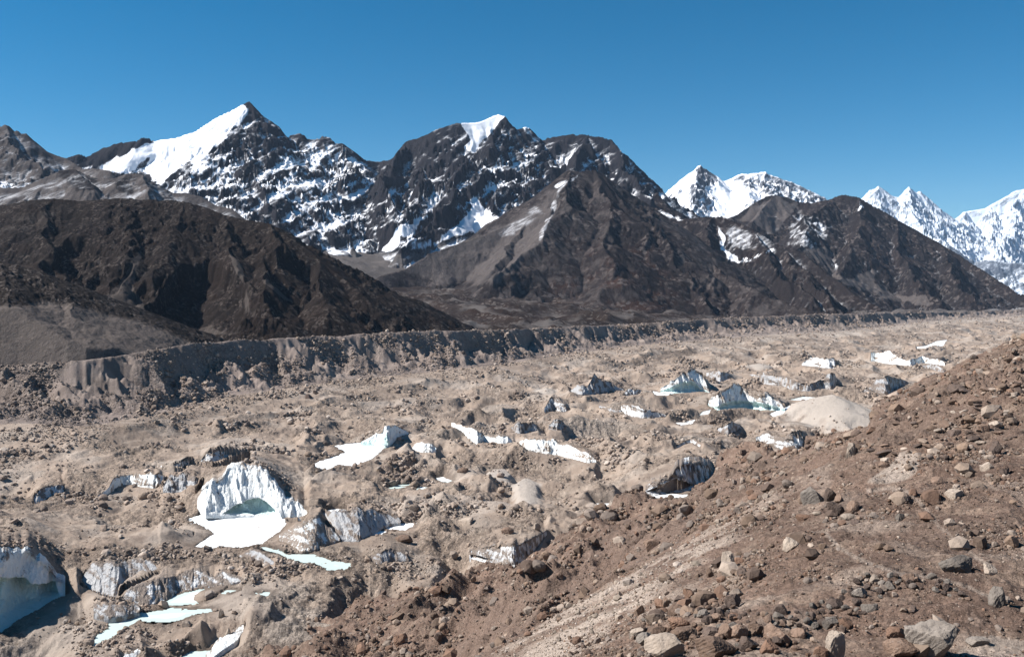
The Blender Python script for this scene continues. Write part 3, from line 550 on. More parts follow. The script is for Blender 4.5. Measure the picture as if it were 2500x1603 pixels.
# valley floor behind the moraine, out to the far peaks
vu = np.linspace(-1200, 3700, 620); vY = np.exp(np.linspace(math.log(560), math.log(30000), 560)); VU, VY = np.meshgrid(vu, vY)
VX = (VU - CX) / F * VY; VZ, _ = terrain_base(VU, VY); vyc, vzc = wall_crest(VU)
VZ = np.where(VY > 5000, VZ * np.clip(1 - (VY - 5000) / 3000, 0, 1) - 240 * sstep(5000, 9000, VY), VZ)
brk = fbm(VX, VY, 120, 5, 61)
va = dict(snow=np.clip(.18 * sstep(2900, 3300, VY), 0, 1), scree=np.clip(.35 + .6 * sstep(2200, 2900, VY) + .4 * brk + 1.2 * sstep(560, 480, VU) * (VY < 1200), 0, 1), rust=np.clip(.6 + .5 * brk, 0, 1))
ov = grid_mesh('valley_floor', VX, VY, VZ, M['valley'], va, (fm(VY) > fm(vyc + 4))); tag(ov, 'brown grassy valley floor behind the moraine', None, None, 'structure')

# ------------------------------------------------------------ ice cliffs as folded sheets with thickness behind the edge
def build_cliff(c, idx):
    n = len(c['u']); hmax = float((c['zt'] - c['zf']).max()); m = int(np.clip(hmax / c['Yf'].mean() * F / 1.4, 8, 70))
    s = np.linspace(-.14, 1, m)[:, None]; u = c['u'][None] + 0 * s; f = np.clip(s, 0, 1)
    Y = c['Yf'] + (c['Yt'] - c['Yf']) * f ** 1.15 + np.minimum(s, 0) * 0; Zz = c['zf'] + (c['zt'] - c['zf']) * f + np.minimum(s, 0) * 16
    X = (u - CX) / F * Y; v = VH - Zz / Y * F
    sc = hmax / 20 + .25; h = np.maximum(c['zt'] - c['zf'], .1)
    al = X + .4 * Y
    fl = ridged(al + Zz * .35 + 3 * fbm(al, Zz, 9 * sc, 3, 310), Zz * .3, 9 * sc, 4, 300 + idx) - .8; fl2 = fbm(al, Zz * .3, 3.2 * sc, 4, 340 + idx)
    amp = np.minimum(h / 8, 1) * sstep(-.1, .1, s) * sstep(1.02, .9, s)
    Y = Y - (fl * 2.3 + fl2 * 1.2 + (1.0 if idx else .5) * fbm(al, Zz * .6, 2.2 * sc + .4, 3, 345 + idx)) * min(1.0, sc) * amp
    blue = np.zeros_like(Y); o = c['opt']
    if 'cave' in o:
        P = tr(c['crop'], o['cave']); uw = u + 2 * perlin(u / 6, v / 6, 3); ins = inpoly(uw, v, P); d = polydist(uw, v, P)
        k = np.where(ins, sstep(0, 9 if o['depth'] > 8 else 4, d), 0); bot = sstep(-.1, .05, s)
        Y = Y + o['depth'] * k ; blue = np.where(ins, sstep(0, 3, d), 0)
        if idx != 0: blue = blue * .35
    if 'bluel' in o:
        P = tr(c['crop'], o['bluel']); lv = np.interp(u, [p[0] for p in P], [p[1] for p in P]) + 1.6 * perlin(u / 5, v / 30, 4)
        k = sstep(-1, 1.5, v - lv); dp = sstep(0, 14 if o.get('depth') else 5, v - lv)
        blue = np.maximum(blue, k * .85); Y = Y + o.get('depth', 0) * dp * amp
    dirt = np.full_like(Y, o.get('dirt', 0)) + .5 * sstep(.82, 1.0, s) + .75 * fbm(X + Y, Zz * 1.3, 8 * sc, 4, 380 + idx) * (1 if idx else .5)
    dirt = dirt - .9 * blue
    X = (u - CX) / F * Y
    # back of the edge, buried under the gravel behind
    Yb = Y[-1] + 5 + 1.3 * o.get('depth', 0); Y = np.vstack([Y, Yb]); X = np.vstack([X, (c['u'] - CX) / F * Yb]); Zz = np.vstack([Zz, Zz[-1] - 1.2])
    blue = np.vstack([blue, blue[-1]]); dirt = np.vstack([dirt, dirt[-1]])
    ob = grid_mesh('ice_cliff', X, Y, Zz, M[c['mat']], dict(blue=blue, dirt=dirt)); tag(ob, c['label'], 'ice cliff')
    c['ob'] = ob
for k, c in enumerate(cliffs): build_cliff(c, k)
# ------------------------------------------------------------ ponds as thin level sheets with uneven shores
def build_pond(p, idx):
    P = p['poly']; xs = [q[0] for q in P]; ys = [q[1] for q in P]; st = max(.5, (max(xs) - min(xs)) / 150)
    gx = np.arange(min(xs) - 4, max(xs) + 4, st); gy = np.arange(min(ys) - 4, max(ys) + 4, st * 1.5); A, B = np.meshgrid(gx, gy)
    a = A + 1.2 * fbm(A, B, 9, 3, 7); b = B + 2.2 * fbm(A, B, 9, 3, 8)
    d = polydist(a, b, P); ins = inpoly(a, b, P); ok = ins | (d < 1.0)
    cell = ok[:-1, :-1] & ok[1:, :-1] & ok[:-1, 1:] & ok[1:, 1:]
    if not cell.any(): cell[:] = True
    sl = np.clip(p['slush'] + .35 * (1 - sstep(0, 5, d)) * (p['slush'] > .05) , 0, 1)
    ob = grid_mesh('pond', A, B, np.full_like(A, p['z']) + .02 * perlin(A / 5, B / 5, 5), M['pond'], dict(slush=sl), cell)
    tag(ob, p['label'], None, None, 'structure')
for k, p in enumerate(ponds): build_pond(p, k)

# ------------------------------------------------------------ mountains: ridge lines traced in the photograph and set at their distances
def ridge_field(X, Y, ridges, s1, s2, L, floor=-130.0, k=18.0):
    """height = upper envelope of slopes falling from every ridge; s1 steep near the ridge over L metres, then s2"""
    H = np.full(X.shape, floor, float)
    for rd in ridges:
        pts, a, b = rd['p'], rd.get('s1', s1), rd.get('s2', s2); Lr = rd.get('L', L)
        best = np.full(X.shape, -1e9)
        for i in range(len(pts) - 1):
            (x1, y1, z1), (x2, y2, z2) = pts[i], pts[i + 1]; dx, dy = x2 - x1, y2 - y1
            t = np.clip(((X - x1) * dx + (Y - y1) * dy) / (dx * dx + dy * dy + 1e-9), 0, 1)
            d = np.sqrt((X - x1 - t * dx) ** 2 + (Y - y1 - t * dy) ** 2)
            best = np.maximum(best, z1 + (z2 - z1) * t - (a - b) * Lr * (1 - np.exp(-d / Lr)) - b * d)
        m = np.maximum(H, best); H = m + k * np.log1p(np.exp(-np.abs(H - best) / k)) - k * np.log(2) * np.exp(-np.abs(H - best) / k)
    return H
def RD(segs, **kw):
    """segs: list of (crop, x, y, distance)"""
    p = []
    for c, x, y, d in segs:
        (u, v), = tr(c, [(x, y)]); p.append(px(u, v, d))
    return dict(p=p, **kw)
def mask(u, v, crop, poly, f=4.0):
    P = tr(crop, poly); s = np.where(inpoly(u, v, P), 1.0, -1.0) * polydist(u, v, P); return sstep(-f, f, s)
def mountain(name, label, mat, u0, u1, Y0, Y1, ridges, s1, s2, L, du=2.2, dY=5.5, gl=(14, 190), rough=9, terr=(45, .5), snow=.4, polys=(), scree=0.0, rust=0.0, seed=1, carve=(), warp=26, zmin=-125.0, k=18.0, snowfn=None, cragk=.85):
    nc = int((u1 - u0) / du); nr = int((Y1 - Y0) / dY); uu = np.linspace(u0, u1, nc); yy = np.linspace(Y0, Y1, nr); U, Y = np.meshgrid(uu, yy); X = (U - CX) / F * Y
    wx = X + fbm(X, Y, warp * 6, 4, seed) * warp; wy = Y + fbm(X, Y, warp * 6, 4, seed + 9) * warp
    main = ridges[0]['p']; dr = polydist(X, Y, [(p[0], p[1]) for p in main], False); near = sstep(0, warp * 4, dr)
    wx = X + (wx - X) * (.15 + .85 * near); wy = Y + (wy - Y) * (.15 + .85 * near)
    H = ridge_field(wx, wy, ridges, s1, s2, L, zmin, k)
    for crop, poly, depth, fe in carve:
        v = VH - H / Y * F; H = H - depth * mask(U + 6 * perlin(U / 25, v / 25, 7), v + 6 * perlin(U / 25, v / 25, 8), crop, poly, fe)
    v = VH - H / Y * F; cal = 1.0
    for what, val, crop, poly, fe in polys:
        if what == 'snow' and val == 1.0: cal = cal * (1 - .74 * mask(U, v, crop, poly, 12))
        if what == 'scree' and val > .7: cal = cal * (1 - .6 * mask(U, v, crop, poly, 12))
    for o in range(3):
        A, S = gl[0] * .55 ** o, gl[1] * .45 ** o
        gx = np.gradient(H, axis=1) / np.gradient(X, axis=1); gy = np.gradient(H, axis=0) / dY; st = sstep(.1, .8, np.hypot(gx, gy))
        g = gullies(X, Y, gx, gy, S, seed * 10 + o); H = H + cal * A * (np.abs(g) ** .8 * np.sign(g) - .3) * st * (.2 + .8 * near) * (.6 + .8 * sstep(-.4, .4, fbm(X, Y, S * 3, 3, seed + 40 + o)))
    crag = cragk + (1 - cragk) * sstep(.0, .5, fbm(X, Y, 170, 4, seed + 60)); gcr = crag * cal
    H = H + gcr * (ridged(X, Y, rough * 7, 6, seed + 3, .55) - .9) * rough * (.3 + .7 * near) + gcr * fbm(X, Y, rough * 1.2, 4, seed + 4) * rough * .25
    if terr[1]:
        lam, kk = terr; q = H - .55 * X - .12 * Y + 45 * fbm(X, Y, 200, 4, seed + 5); ph = q / lam * 6.283
        if mat == 'range': H = H + gcr * .62 * 105 / 6.283 * np.sin(q / 105 * 6.283 + 2 * fbm(X, Y, 300, 2, seed + 15)) * (.2 + .8 * near)
        H = H + gcr * kk * lam / 6.283 * np.sin(ph) * sstep(-.3, .3, fbm(X, Y, 180, 3, seed + 6)) * (.3 + .7 * near)
    yc, zc = wall_crest(U); H = np.where(Y < yc + 4, -190, np.minimum(H, zc - 8 + 1.1 * (Y - yc - 4)))
    v = VH - H / Y * F; uw = U + 5 * fbm(X, Y, 60, 5, seed + 7) * 1.2; vw = v + 5 * fbm(X, Y, 60, 5, seed + 8) * 1.2
    at = dict(snow=np.full_like(H, snow), scree=np.full_like(H, scree), rust=np.full_like(H, rust))
    if snowfn is not None: at['snow'] = snowfn(H, X, Y, U, v)
    Hb = H.copy(); r_ = 9 if mat == 'range' else 6
    for ax in (0, 1):
        cs = np.cumsum(np.concatenate([np.repeat(np.take(Hb, [0], ax), r_ + 1, ax), Hb, np.repeat(np.take(Hb, [-1], ax), r_, ax)], ax), ax)
        n_ = H.shape[ax]; Hb = (np.take(cs, np.arange(2 * r_ + 1, 2 * r_ + 1 + n_), ax) - np.take(cs, np.arange(n_), ax)) / (2 * r_ + 1)
    conc = np.clip((Hb - H) / (dY * (2.4 if mat == 'range' else 1.6)), -1, 1)
    for what, val, crop, poly, fe in polys:
        m = mask(uw, vw, crop, poly, fe); at[what] = at[what] * (1 - m) + val * m
    sn = at['snow']; at['snow'] = np.where((sn > .1) & (sn < .95), np.clip(sn + (.17 if mat == 'range' else .15 if mat != 'brownrock' else .07) * conc, 0, .95), sn)
    o = grid_mesh(name, X, Y, H, M[mat], at); tag(o, label, None, None, 'structure'); return o

sky1 = [('A', -60, 470, 3500), ('A', 380, 440, 3600), ('A', 410, 425, 3600), ('A', 450, 412, 3600), ('A', 500, 425, 3620), ('A', 560, 395, 3640), ('A', 650, 360, 3650), ('A', 720, 350, 3660), ('A', 790, 345, 3660), ('A', 825, 318, 3670), ('A', 850, 325, 3680), ('A', 895, 338, 3690), ('A', 1000, 325, 3700), ('A', 1130, 285, 3720), ('A', 1250, 205, 3760), ('A', 1350, 160, 3780), ('A', 1400, 128, 3800), ('A', 1440, 113, 3800), ('A', 1457, 125, 3800), ('A', 1465, 165, 3800), ('A', 1530, 235, 3810), ('A', 1575, 300, 3820), ('A', 1610, 330, 3820), ('A', 1662, 332, 3820), ('A', 1680, 298, 3820), ('A', 1730, 293, 3820), ('A', 1775, 325, 3830), ('A', 1840, 325, 3840), ('A', 1860, 306, 3840), ('A', 1900, 315, 3850), ('A', 1935, 355, 3850), ('A', 1980, 353, 3850), ('A', 2030, 385, 3860), ('A', 2125, 455, 3900), ('B', 300, 462, 3940), ('B', 420, 520, 3950)]
mountain('mountain', 'tall snow flanked peak with a dark pointed rock summit at left', 'range', -60, 1130, 2780, 4350,
  [RD(sky1, s1=1.05), RD([('A',1440,113,3800),('A',1400,330,3600),('A',1450,520,3390),('A',1560,720,3190),('A',1640,860,3070),('A',1800,1000,2960)], s1=1.15),
   RD([('A',1180,430,3500),('A',1300,620,3260),('A',1440,810,3080)]), RD([('A',1050,520,3400),('A',1120,640,3220)]), RD([('A',1980,353,3850),('A',1960,500,3660),('A',1900,650,3470),('A',1950,850,3250),('A',2050,960,3100)]),
   RD([('B',90,352,3880),('B',130,500,3640),('B',80,700,3420),('B',110,900,3180)]), RD([('B',210,450,3900),('B',235,560,3720),('B',300,750,3430),('B',330,900,3200)])],
  1.15, .62, 240, snow=.34, seed=1, terr=(38, .7), polys=[
   ('snow', 0.455, 'A', [(900,620),(1150,470),(1340,380),(1460,800),(1440,830),(1280,720),(1150,660),(1000,660)], 8),
   ('snow', 0.473, 'A', [(1500,540),(1640,420),(1740,380),(1800,350),(1960,360),(2030,420),(2132,500),(2132,760),(1900,850),(1880,900),(1700,720),(1600,640)], 10),
   ('snow', 0.521, 'A', [(1740,560),(1800,400),(1880,400),(1940,480),(1900,620),(1860,760),(1900,860),(1860,870),(1760,760)], 8),
   ('snow', 0.3, 'A', [(1380,250),(1450,250),(1500,500),(1600,700),(1660,880),(1500,800),(1440,600),(1340,350)], 8),
   ('snow', 0.25, 'A', [(1450,140),(1600,320),(1640,420),(1500,380),(1430,230)], 5),
   ('snow', 0.12, 'A', [(380,430),(780,330),(900,335),(770,390),(650,470),(560,500),(470,480)], 3),
   ('snow', 0.497, 'B', [(0,330),(130,400),(200,480),(330,700),(300,800),(200,780),(0,800)], 8),
   ('snow', 1.0, 'A', [(570,500),(700,430),(770,385),(900,340),(1000,318),(1130,278),(1250,198),(1400,120),(1440,150),(1430,190),(1380,240),(1320,280),(1310,330),(1240,380),(1180,440),(1150,490),(1100,460),(1060,480),(1000,540),(930,590),(880,550),(820,520),(880,440),(850,440),(780,510),(700,528),(600,512)], 3),
   ('snow', 0.15, 'A', [(1385,128),(1425,100),(1465,100),(1480,180),(1452,170),(1442,135),(1420,132)], 2),
   ('scree', .8, 'A', [(1850,1020),(1960,960),(2132,980),(2132,1250),(2000,1180)], 8)])
sky2 = [('B', 150, 520, 3930), ('B', 240, 455, 3950), ('B', 300, 462, 3930), ('B', 370, 445, 3900), ('B', 410, 400, 3870), ('B', 450, 350, 3850), ('B', 520, 320, 3850), ('B', 600, 283, 3850), ('B', 700, 250, 3850), ('B', 770, 233, 3850), ('B', 820, 236, 3880), ('B', 880, 230, 3900), ('B', 930, 205, 3930), ('B', 985, 184, 3950), ('B', 1025, 196, 3930), ('B', 1050, 225, 3930), ('B', 1100, 275, 3940), ('B', 1140, 256, 3950), ('B', 1170, 270, 3960), ('B', 1220, 320, 3980), ('B', 1240, 335, 3980), ('B', 1300, 315, 3970), ('B', 1400, 300, 3960), ('B', 1480, 300, 3950), ('B', 1560, 313, 3920), ('B', 1640, 330, 3900), ('B', 1700, 398, 3870), ('B', 1770, 460, 3850), ('B', 1830, 520, 3820), ('B', 1880, 560, 3800), ('B', 1950, 660, 3760), ('B', 2050, 800, 3700)]
mountain('mountain', 'broad dark massif with a small white hanging glacier on its summit', 'range', 840, 1720, 2700, 4400,
  [RD(sky2, s1=1.25), RD([('B',450,350,3850),('B',400,430,3720),('B',345,540,3570),('B',350,640,3400),('B',420,740,3250)], s1=1.5),
   RD([('B',1045,220,3920),('B',960,300,3790),('B',880,420,3650),('B',790,500,3540),('B',740,570,3440),('B',710,700,3280),('B',600,780,3170),('B',500,880,3060),('B',430,950,2980)], s1=1.3),
   RD([('B',1240,335,3980),('B',1200,450,3760),('B',1100,560,3600),('B',960,650,3460),('B',920,740,3340),('B',1010,800,3250)]), RD([('B',560,560,3560),('B',520,640,3430),('B',450,760,3250)]),
   RD([('B',1500,300,3950),('B',1450,450,3700),('B',1350,600,3450)]), RD([('B',1640,330,3900),('B',1740,520,3620),('B',1850,640,3450)])],
  1.2, .6, 260, snow=.30, seed=2, terr=(42, .75), polys=[
   ('snow', 0.2, 'B', [(400,400),(600,290),(780,390),(810,450),(720,540),(560,560),(340,620),(345,500)], 6),
   ('snow', 0.3, 'B', [(1240,330),(1640,325),(1950,660),(1880,740),(1500,520),(1250,480)], 8), ('snow', 0.415, 'B', [(1680,380),(1790,470),(1750,490),(1690,440)], 4), ('snow', 0.433, 'B', [(1830,640),(1950,660),(1920,740),(1860,700)], 4),
   ('snow', 0.415, 'B', [(600,290),(770,240),(820,330),(720,390),(640,350)], 6), ('snow', 0.415, 'B', [(330,600),(400,640),(420,720),(560,600),(700,620),(720,700),(600,760),(440,830),(340,780)], 8),
   ('snow', 0.427, 'B', [(950,390),(1200,400),(1250,480),(1100,580),(1050,570),(860,660),(870,500)], 8), ('snow', 0.415, 'B', [(930,650),(1100,600),(1150,680),(1080,780),(960,700)], 8), ('snow', 0.75, 'B', [(1110,255),(1160,262),(1235,340),(1200,340),(1140,300)], 3),
   ('snow', 1.0, 'B', [(780,232),(880,222),(930,197),(985,178),(1030,200),(985,240),(935,300),(870,360),(840,410),(790,390),(825,330),(800,290)], 2.5),
   ('snow', 1.0, 'B', [(850,665),(890,700),(910,735),(960,765),(1000,805),(1040,815),(1090,790),(1010,850),(930,890),(880,860),(780,880),(700,910),(620,945),(680,880),(770,810),(830,740)], 4),
   ('snow', 1.0, 'B', [(590,740),(545,800),(505,850),(490,890),(430,900),(400,960),(350,980),(310,975),(380,880),(400,840),(480,820)], 3),
   ('snow', 0.8, 'B', [(500,895),(640,935),(600,960),(500,985),(420,960),(450,940)], 3), ('scree', .75, 'B', [(0,980),(330,985),(520,990),(700,910),(880,880),(1000,900),(700,1200),(0,1200)], 10)])
mountain('mountain', 'brown pyramid shaped foothill with grey scree ribs', 'brownrock', 880, 2080, 1900, 3500,
  [RD([('B',300,1120,2450),('B',450,1080,2520),('B',600,985,2620),('B',900,885,2740),('B',1100,800,2830),('B',1190,735,2890),('B',1300,605,2970),('B',1390,508,3000),('B',1450,520,3020),('B',1530,512,3040),('B',1580,530,3050),('B',1680,600,3080),('B',1780,660,3080),('B',1900,735,3060),('B',2000,810,3020),('C',200,700,2900)], s1=.85),
   RD([('B',1400,510,3000),('B',1380,700,2760),('B',1260,880,2560),('B',1120,1010,2420),('B',980,1110,2300)], s1=.8), RD([('B',1540,512,3040),('B',1620,700,2800),('B',1640,900,2560),('B',1640,1080,2340)], s1=.7),
   RD([('B',1580,530,3050),('B',1700,680,2900),('B',1850,820,2760),('B',2000,930,2620),('C',200,960,2420),('C',330,1060,2280)], s1=.9), RD([('B',1190,735,2890),('B',1060,920,2650),('B',930,1090,2400)], s1=.75),
   RD([('C',60,560,3050),('C',200,760,2800),('C',430,880,2560),('C',600,980,2380),('C',800,1060,2260),('C',1000,1100,2150)], s1=.7)],
  .8, .60, 160, gl=(3.2, 90), rough=8, cragk=.05, terr=(30, .5), snow=.09, scree=.42, rust=.15, seed=3, polys=[
   ('rust', .75, 'B', [(1250,1180),(1600,900),(1900,1000),(2132,1300),(1900,1400)], 30), ('scree', .75, 'B', [(400,1080),(900,890),(1250,700),(1350,600),(1250,900),(1000,1150),(700,1150)], 14),
   ('scree', .15, 'B', [(1560,520),(1700,620),(2100,1000),(2132,1360),(1900,1300),(1700,1100),(1650,800)], 14), ('snow', .26, 'B', [(1400,560),(1340,690),(1235,920),(1210,910),(1300,700),(1370,580)], 3), ('snow', 0.3, 'B', [(1310,600),(1450,540),(1440,555),(1330,620)], 2), ('snow', .2, 'B', [(900,890),(1100,800),(1200,700),(1250,760),(1050,900)], 8),
   ('scree', .8, 'B', [(600,1100),(780,1080),(700,1170),(620,1170)], 6), ('scree', 0.0, 'C', [(200,960),(300,950),(420,1060),(420,1140),(200,1140)], 8)])
mountain('mountain', 'dark ridge with thin snow lines running down behind the brown pyramid', 'brownrock', 1540, 2330, 2300, 3900,
  [RD([('B',1900,640,3500),('C',-60,470,3450),('C',0,490,3400),('C',60,500,3380),('C',130,560,3330),('C',200,545,3300),('C',330,540,3250),('C',400,545,3230),('C',470,570,3200),('C',560,610,3150),('C',640,660,3100),('C',720,705,3050),('C',850,745,2980),('C',950,830,2880),('C',1050,905,2800),('C',1150,990,2700),('C',1300,1065,2600)], s1=1.0),
   RD([('C',330,540,3250),('C',300,640,3100),('C',380,780,2900),('C',500,900,2700)]), RD([('C',560,610,3150),('C',640,760,2950),('C',760,900,2720),('C',900,1000,2560)]), RD([('C',720,705,3050),('C',860,860,2800),('C',1000,1000,2580)])],
  1.0, .55, 150, gl=(7, 90), rough=10, cragk=.3, terr=(34, .5), snow=.15, scree=.1, rust=.2, seed=4, polys=[
   ('snow', 0.9, 'C', [(400,705),(430,760),(480,795),(560,785),(650,735),(700,722),(655,742),(565,792),(480,801),(420,780),(390,720)], 2), ('snow', 0.9, 'C', [(365,600),(385,640),(400,705),(385,700),(370,650)], 2), ('snow', 0.5, 'C', [(0,500),(120,540),(160,570),(40,540)], 4), ('snow', 0.3, 'C', [(400,580),(600,640),(700,700),(560,740),(420,700)], 6)])
mountain('mountain', 'snow covered double peak with a smooth white saddle', 'whitepeak', 1560, 2160, 4800, 6700,
  [RD([('C',-100,560,5900),('C',60,415,5950),('C',100,370,5960),('C',150,320,5970),('C',230,265,5990),('C',250,247,6000),('C',262,243,6000),('C',300,270,6000),('C',350,300,6000),('C',372,340,6000),('C',430,320,6000),('C',480,300,6000),('C',560,290,6010),('C',635,280,6020),('C',660,298,6020),('C',720,313,6020),('C',800,343,6020),('C',900,390,6020),('C',1000,442,6000),('C',1150,520,6000)], s1=1.0),
   RD([('C',258,245,6000),('C',235,350,5720),('C',200,540,5300)], s1=1.2), RD([('C',640,282,6020),('C',640,360,5800),('C',700,460,5450)], s1=1.0), RD([('C',540,300,6000),('C',520,360,5800),('C',560,420,5600)], s1=.8)],
  .95, .55, 300, du=2.0, dY=9, gl=(20, 170), rough=15, terr=(70, .5), snow=.72, seed=5, polys=[
   ('snow', 0.3, 'C', [(235,262),(270,240),(350,296),(372,342),(290,370),(235,330)], 3), ('snow', 0.45, 'C', [(640,290),(800,340),(1000,440),(800,460),(650,430),(630,330)], 5), ('snow', 0.44, 'C', [(480,310),(630,330),(600,400),(520,380)], 5),
   ('snow', 1.0, 'C', [(300,372),(430,330),(500,360),(590,410),(590,430),(520,470),(430,560),(320,540),(380,450),(330,400)], 3), ('snow', 0.488, 'C', [(180,330),(290,380),(360,440),(330,520),(240,500)], 8)])
mountain('mountain', 'long dark rocky hill sloping down to the right in front of the white peaks', 'brownrock', 1760, 2900, 2650, 4600,
  [RD([('C',400,560,4100),('C',470,530,4150),('C',560,468,4180),('C',640,425,4200),('C',700,417,4200),('C',760,430,4200),('C',830,455,4180),('C',900,460,4150),('C',1000,445,4100),('C',1060,420,4060),('C',1100,414,4050),('C',1180,430,4020),('C',1260,480,4000),('C',1330,515,3980),('C',1400,560,3950),('C',1500,612,3900),('C',1650,700,3820),('C',1800,790,3720),('C',2000,920,3560),('C',2132,1000,3460),('C',2300,1090,3350),('C',2700,1190,3200)], s1=1.0),
   RD([('C',690,418,4200),('C',600,520,4050),('C',540,620,3850)]), RD([('C',1040,425,4080),('C',900,520,3880),('C',840,640,3660),('C',830,740,3480)]), RD([('C',1180,430,4020),('C',1200,600,3740),('C',1130,780,3420),('C',1060,880,3260)]),
   RD([('C',1400,560,3950),('C',1420,740,3620),('C',1500,900,3330),('C',1640,1020,3080)]), RD([('C',1650,700,3820),('C',1720,880,3450),('C',1800,1000,3200)]), RD([('C',1060,880,3260),('C',1100,960,3080),('C',1200,1040,2900)])],
  1.0, .58, 170, gl=(7, 100), rough=10, cragk=.3, terr=(36, .5), snow=.13, scree=.12, rust=.15, seed=6, polys=[
   ('scree', .85, 'C', [(560,480),(700,425),(820,470),(760,560),(680,650),(560,580),(480,560)], 8), ('scree', .95, 'C', [(850,735),(980,710),(1030,760),(1050,870),(1110,900),(1270,850),(1270,920),(1400,1000),(1560,1000),(1600,1060),(1300,1010),(1080,920),(950,820)], 5),
   ('snow', 0.3, 'C', [(800,540),(950,540),(1030,650),(900,730),(760,700)], 8), ('snow', 0.9, 'C', [(1020,815),(1060,828),(1050,835),(1015,822)], 1.5), ('snow', 0.7, 'C', [(1180,450),(1195,490),(1160,505),(1180,480)], 2)])
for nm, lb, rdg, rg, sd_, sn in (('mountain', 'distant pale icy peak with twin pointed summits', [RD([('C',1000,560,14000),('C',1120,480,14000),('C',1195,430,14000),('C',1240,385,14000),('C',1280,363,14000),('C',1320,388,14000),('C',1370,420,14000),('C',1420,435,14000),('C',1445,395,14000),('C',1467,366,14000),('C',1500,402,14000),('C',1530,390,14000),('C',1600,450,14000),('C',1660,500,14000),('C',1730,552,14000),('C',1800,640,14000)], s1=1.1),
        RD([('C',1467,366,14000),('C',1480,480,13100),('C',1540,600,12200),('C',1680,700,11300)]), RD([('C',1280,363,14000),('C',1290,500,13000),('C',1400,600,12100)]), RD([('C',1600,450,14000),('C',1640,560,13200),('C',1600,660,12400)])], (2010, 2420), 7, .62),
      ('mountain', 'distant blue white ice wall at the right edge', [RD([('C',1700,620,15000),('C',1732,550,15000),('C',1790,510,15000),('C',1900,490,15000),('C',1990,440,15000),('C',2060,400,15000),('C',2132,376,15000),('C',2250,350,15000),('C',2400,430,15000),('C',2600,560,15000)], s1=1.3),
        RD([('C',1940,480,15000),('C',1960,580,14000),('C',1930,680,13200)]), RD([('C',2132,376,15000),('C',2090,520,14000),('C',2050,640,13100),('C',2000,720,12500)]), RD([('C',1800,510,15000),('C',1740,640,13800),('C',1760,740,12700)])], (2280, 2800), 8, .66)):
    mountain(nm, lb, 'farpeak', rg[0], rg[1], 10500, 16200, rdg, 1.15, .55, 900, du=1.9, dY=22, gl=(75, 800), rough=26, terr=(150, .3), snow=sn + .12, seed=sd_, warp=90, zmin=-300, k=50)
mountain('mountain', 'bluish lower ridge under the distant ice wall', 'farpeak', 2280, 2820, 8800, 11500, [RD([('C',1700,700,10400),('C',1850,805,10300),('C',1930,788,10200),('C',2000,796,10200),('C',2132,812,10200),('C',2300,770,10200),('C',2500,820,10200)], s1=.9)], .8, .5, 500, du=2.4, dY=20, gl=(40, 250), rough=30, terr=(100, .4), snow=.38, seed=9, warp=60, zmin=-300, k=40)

mountain('hill', 'craggy grey crest at the left edge below the snow peak', 'brownrock', -700, 900, 2350, 3600,
  [RD([('A',-1400,150,3100),('A',-600,180,3050),('A',-200,230,3000),('A',0,258,3000),('A',25,243,3000),('A',45,250,3000),('A',60,288,3000),('A',98,278,3000),('A',120,298,3000),('A',150,293,3000),('A',180,325,3000),('A',220,370,3000),('A',290,410,3000),('A',380,440,3000),('A',480,500,2950),('A',560,500,2900),('A',640,512,2850)], s1=1.1),
   RD([('A',30,245,3000),('A',100,420,2820),('A',220,500,2720)]), RD([('A',-300,230,3000),('A',-150,420,2800),('A',-60,560,2650)])],
  .9, .5, 120, gl=(5, 80), rough=6, cragk=.3, terr=(28, .4), snow=.2, scree=.55, seed=12, polys=[('snow', 0.45, 'A', [(0,590),(200,600),(330,520),(340,560),(200,640),(0,640)], 8)])
mountain('hill', 'grey brown hummocky hill behind the big dark hill', 'brownrock', -700, 940, 1900, 3000,
  [RD([('A',-1400,700,2400),('A',-200,640,2450),('A',0,612,2480),('A',130,608,2500),('A',270,545,2520),('A',340,513,2540),('A',440,506,2540),('A',540,556,2520),('A',640,556,2500),('A',690,545,2500),('A',740,525,2500),('A',830,533,2500),('A',900,588,2500),('A',1000,640,2500),('A',1080,640,2500),('A',1160,660,2500),('A',1250,712,2480),('A',1340,730,2460),('A',1430,800,2430),('A',1560,900,2400)], s1=.9),
   RD([('A',440,506,2540),('A',540,640,2380)]), RD([('A',830,533,2500),('A',860,660,2350)])],
  .8, .42, 90, gl=(3, 60), rough=5, cragk=.2, terr=(22, .4), snow=.2, scree=.6, seed=13, polys=[('scree', 0.1, 'A', [(330,520),(440,510),(560,560),(560,620),(450,620),(380,560)], 8), ('scree', .1, 'A', [(660,570),(740,560),(760,640),(700,640)], 6)])
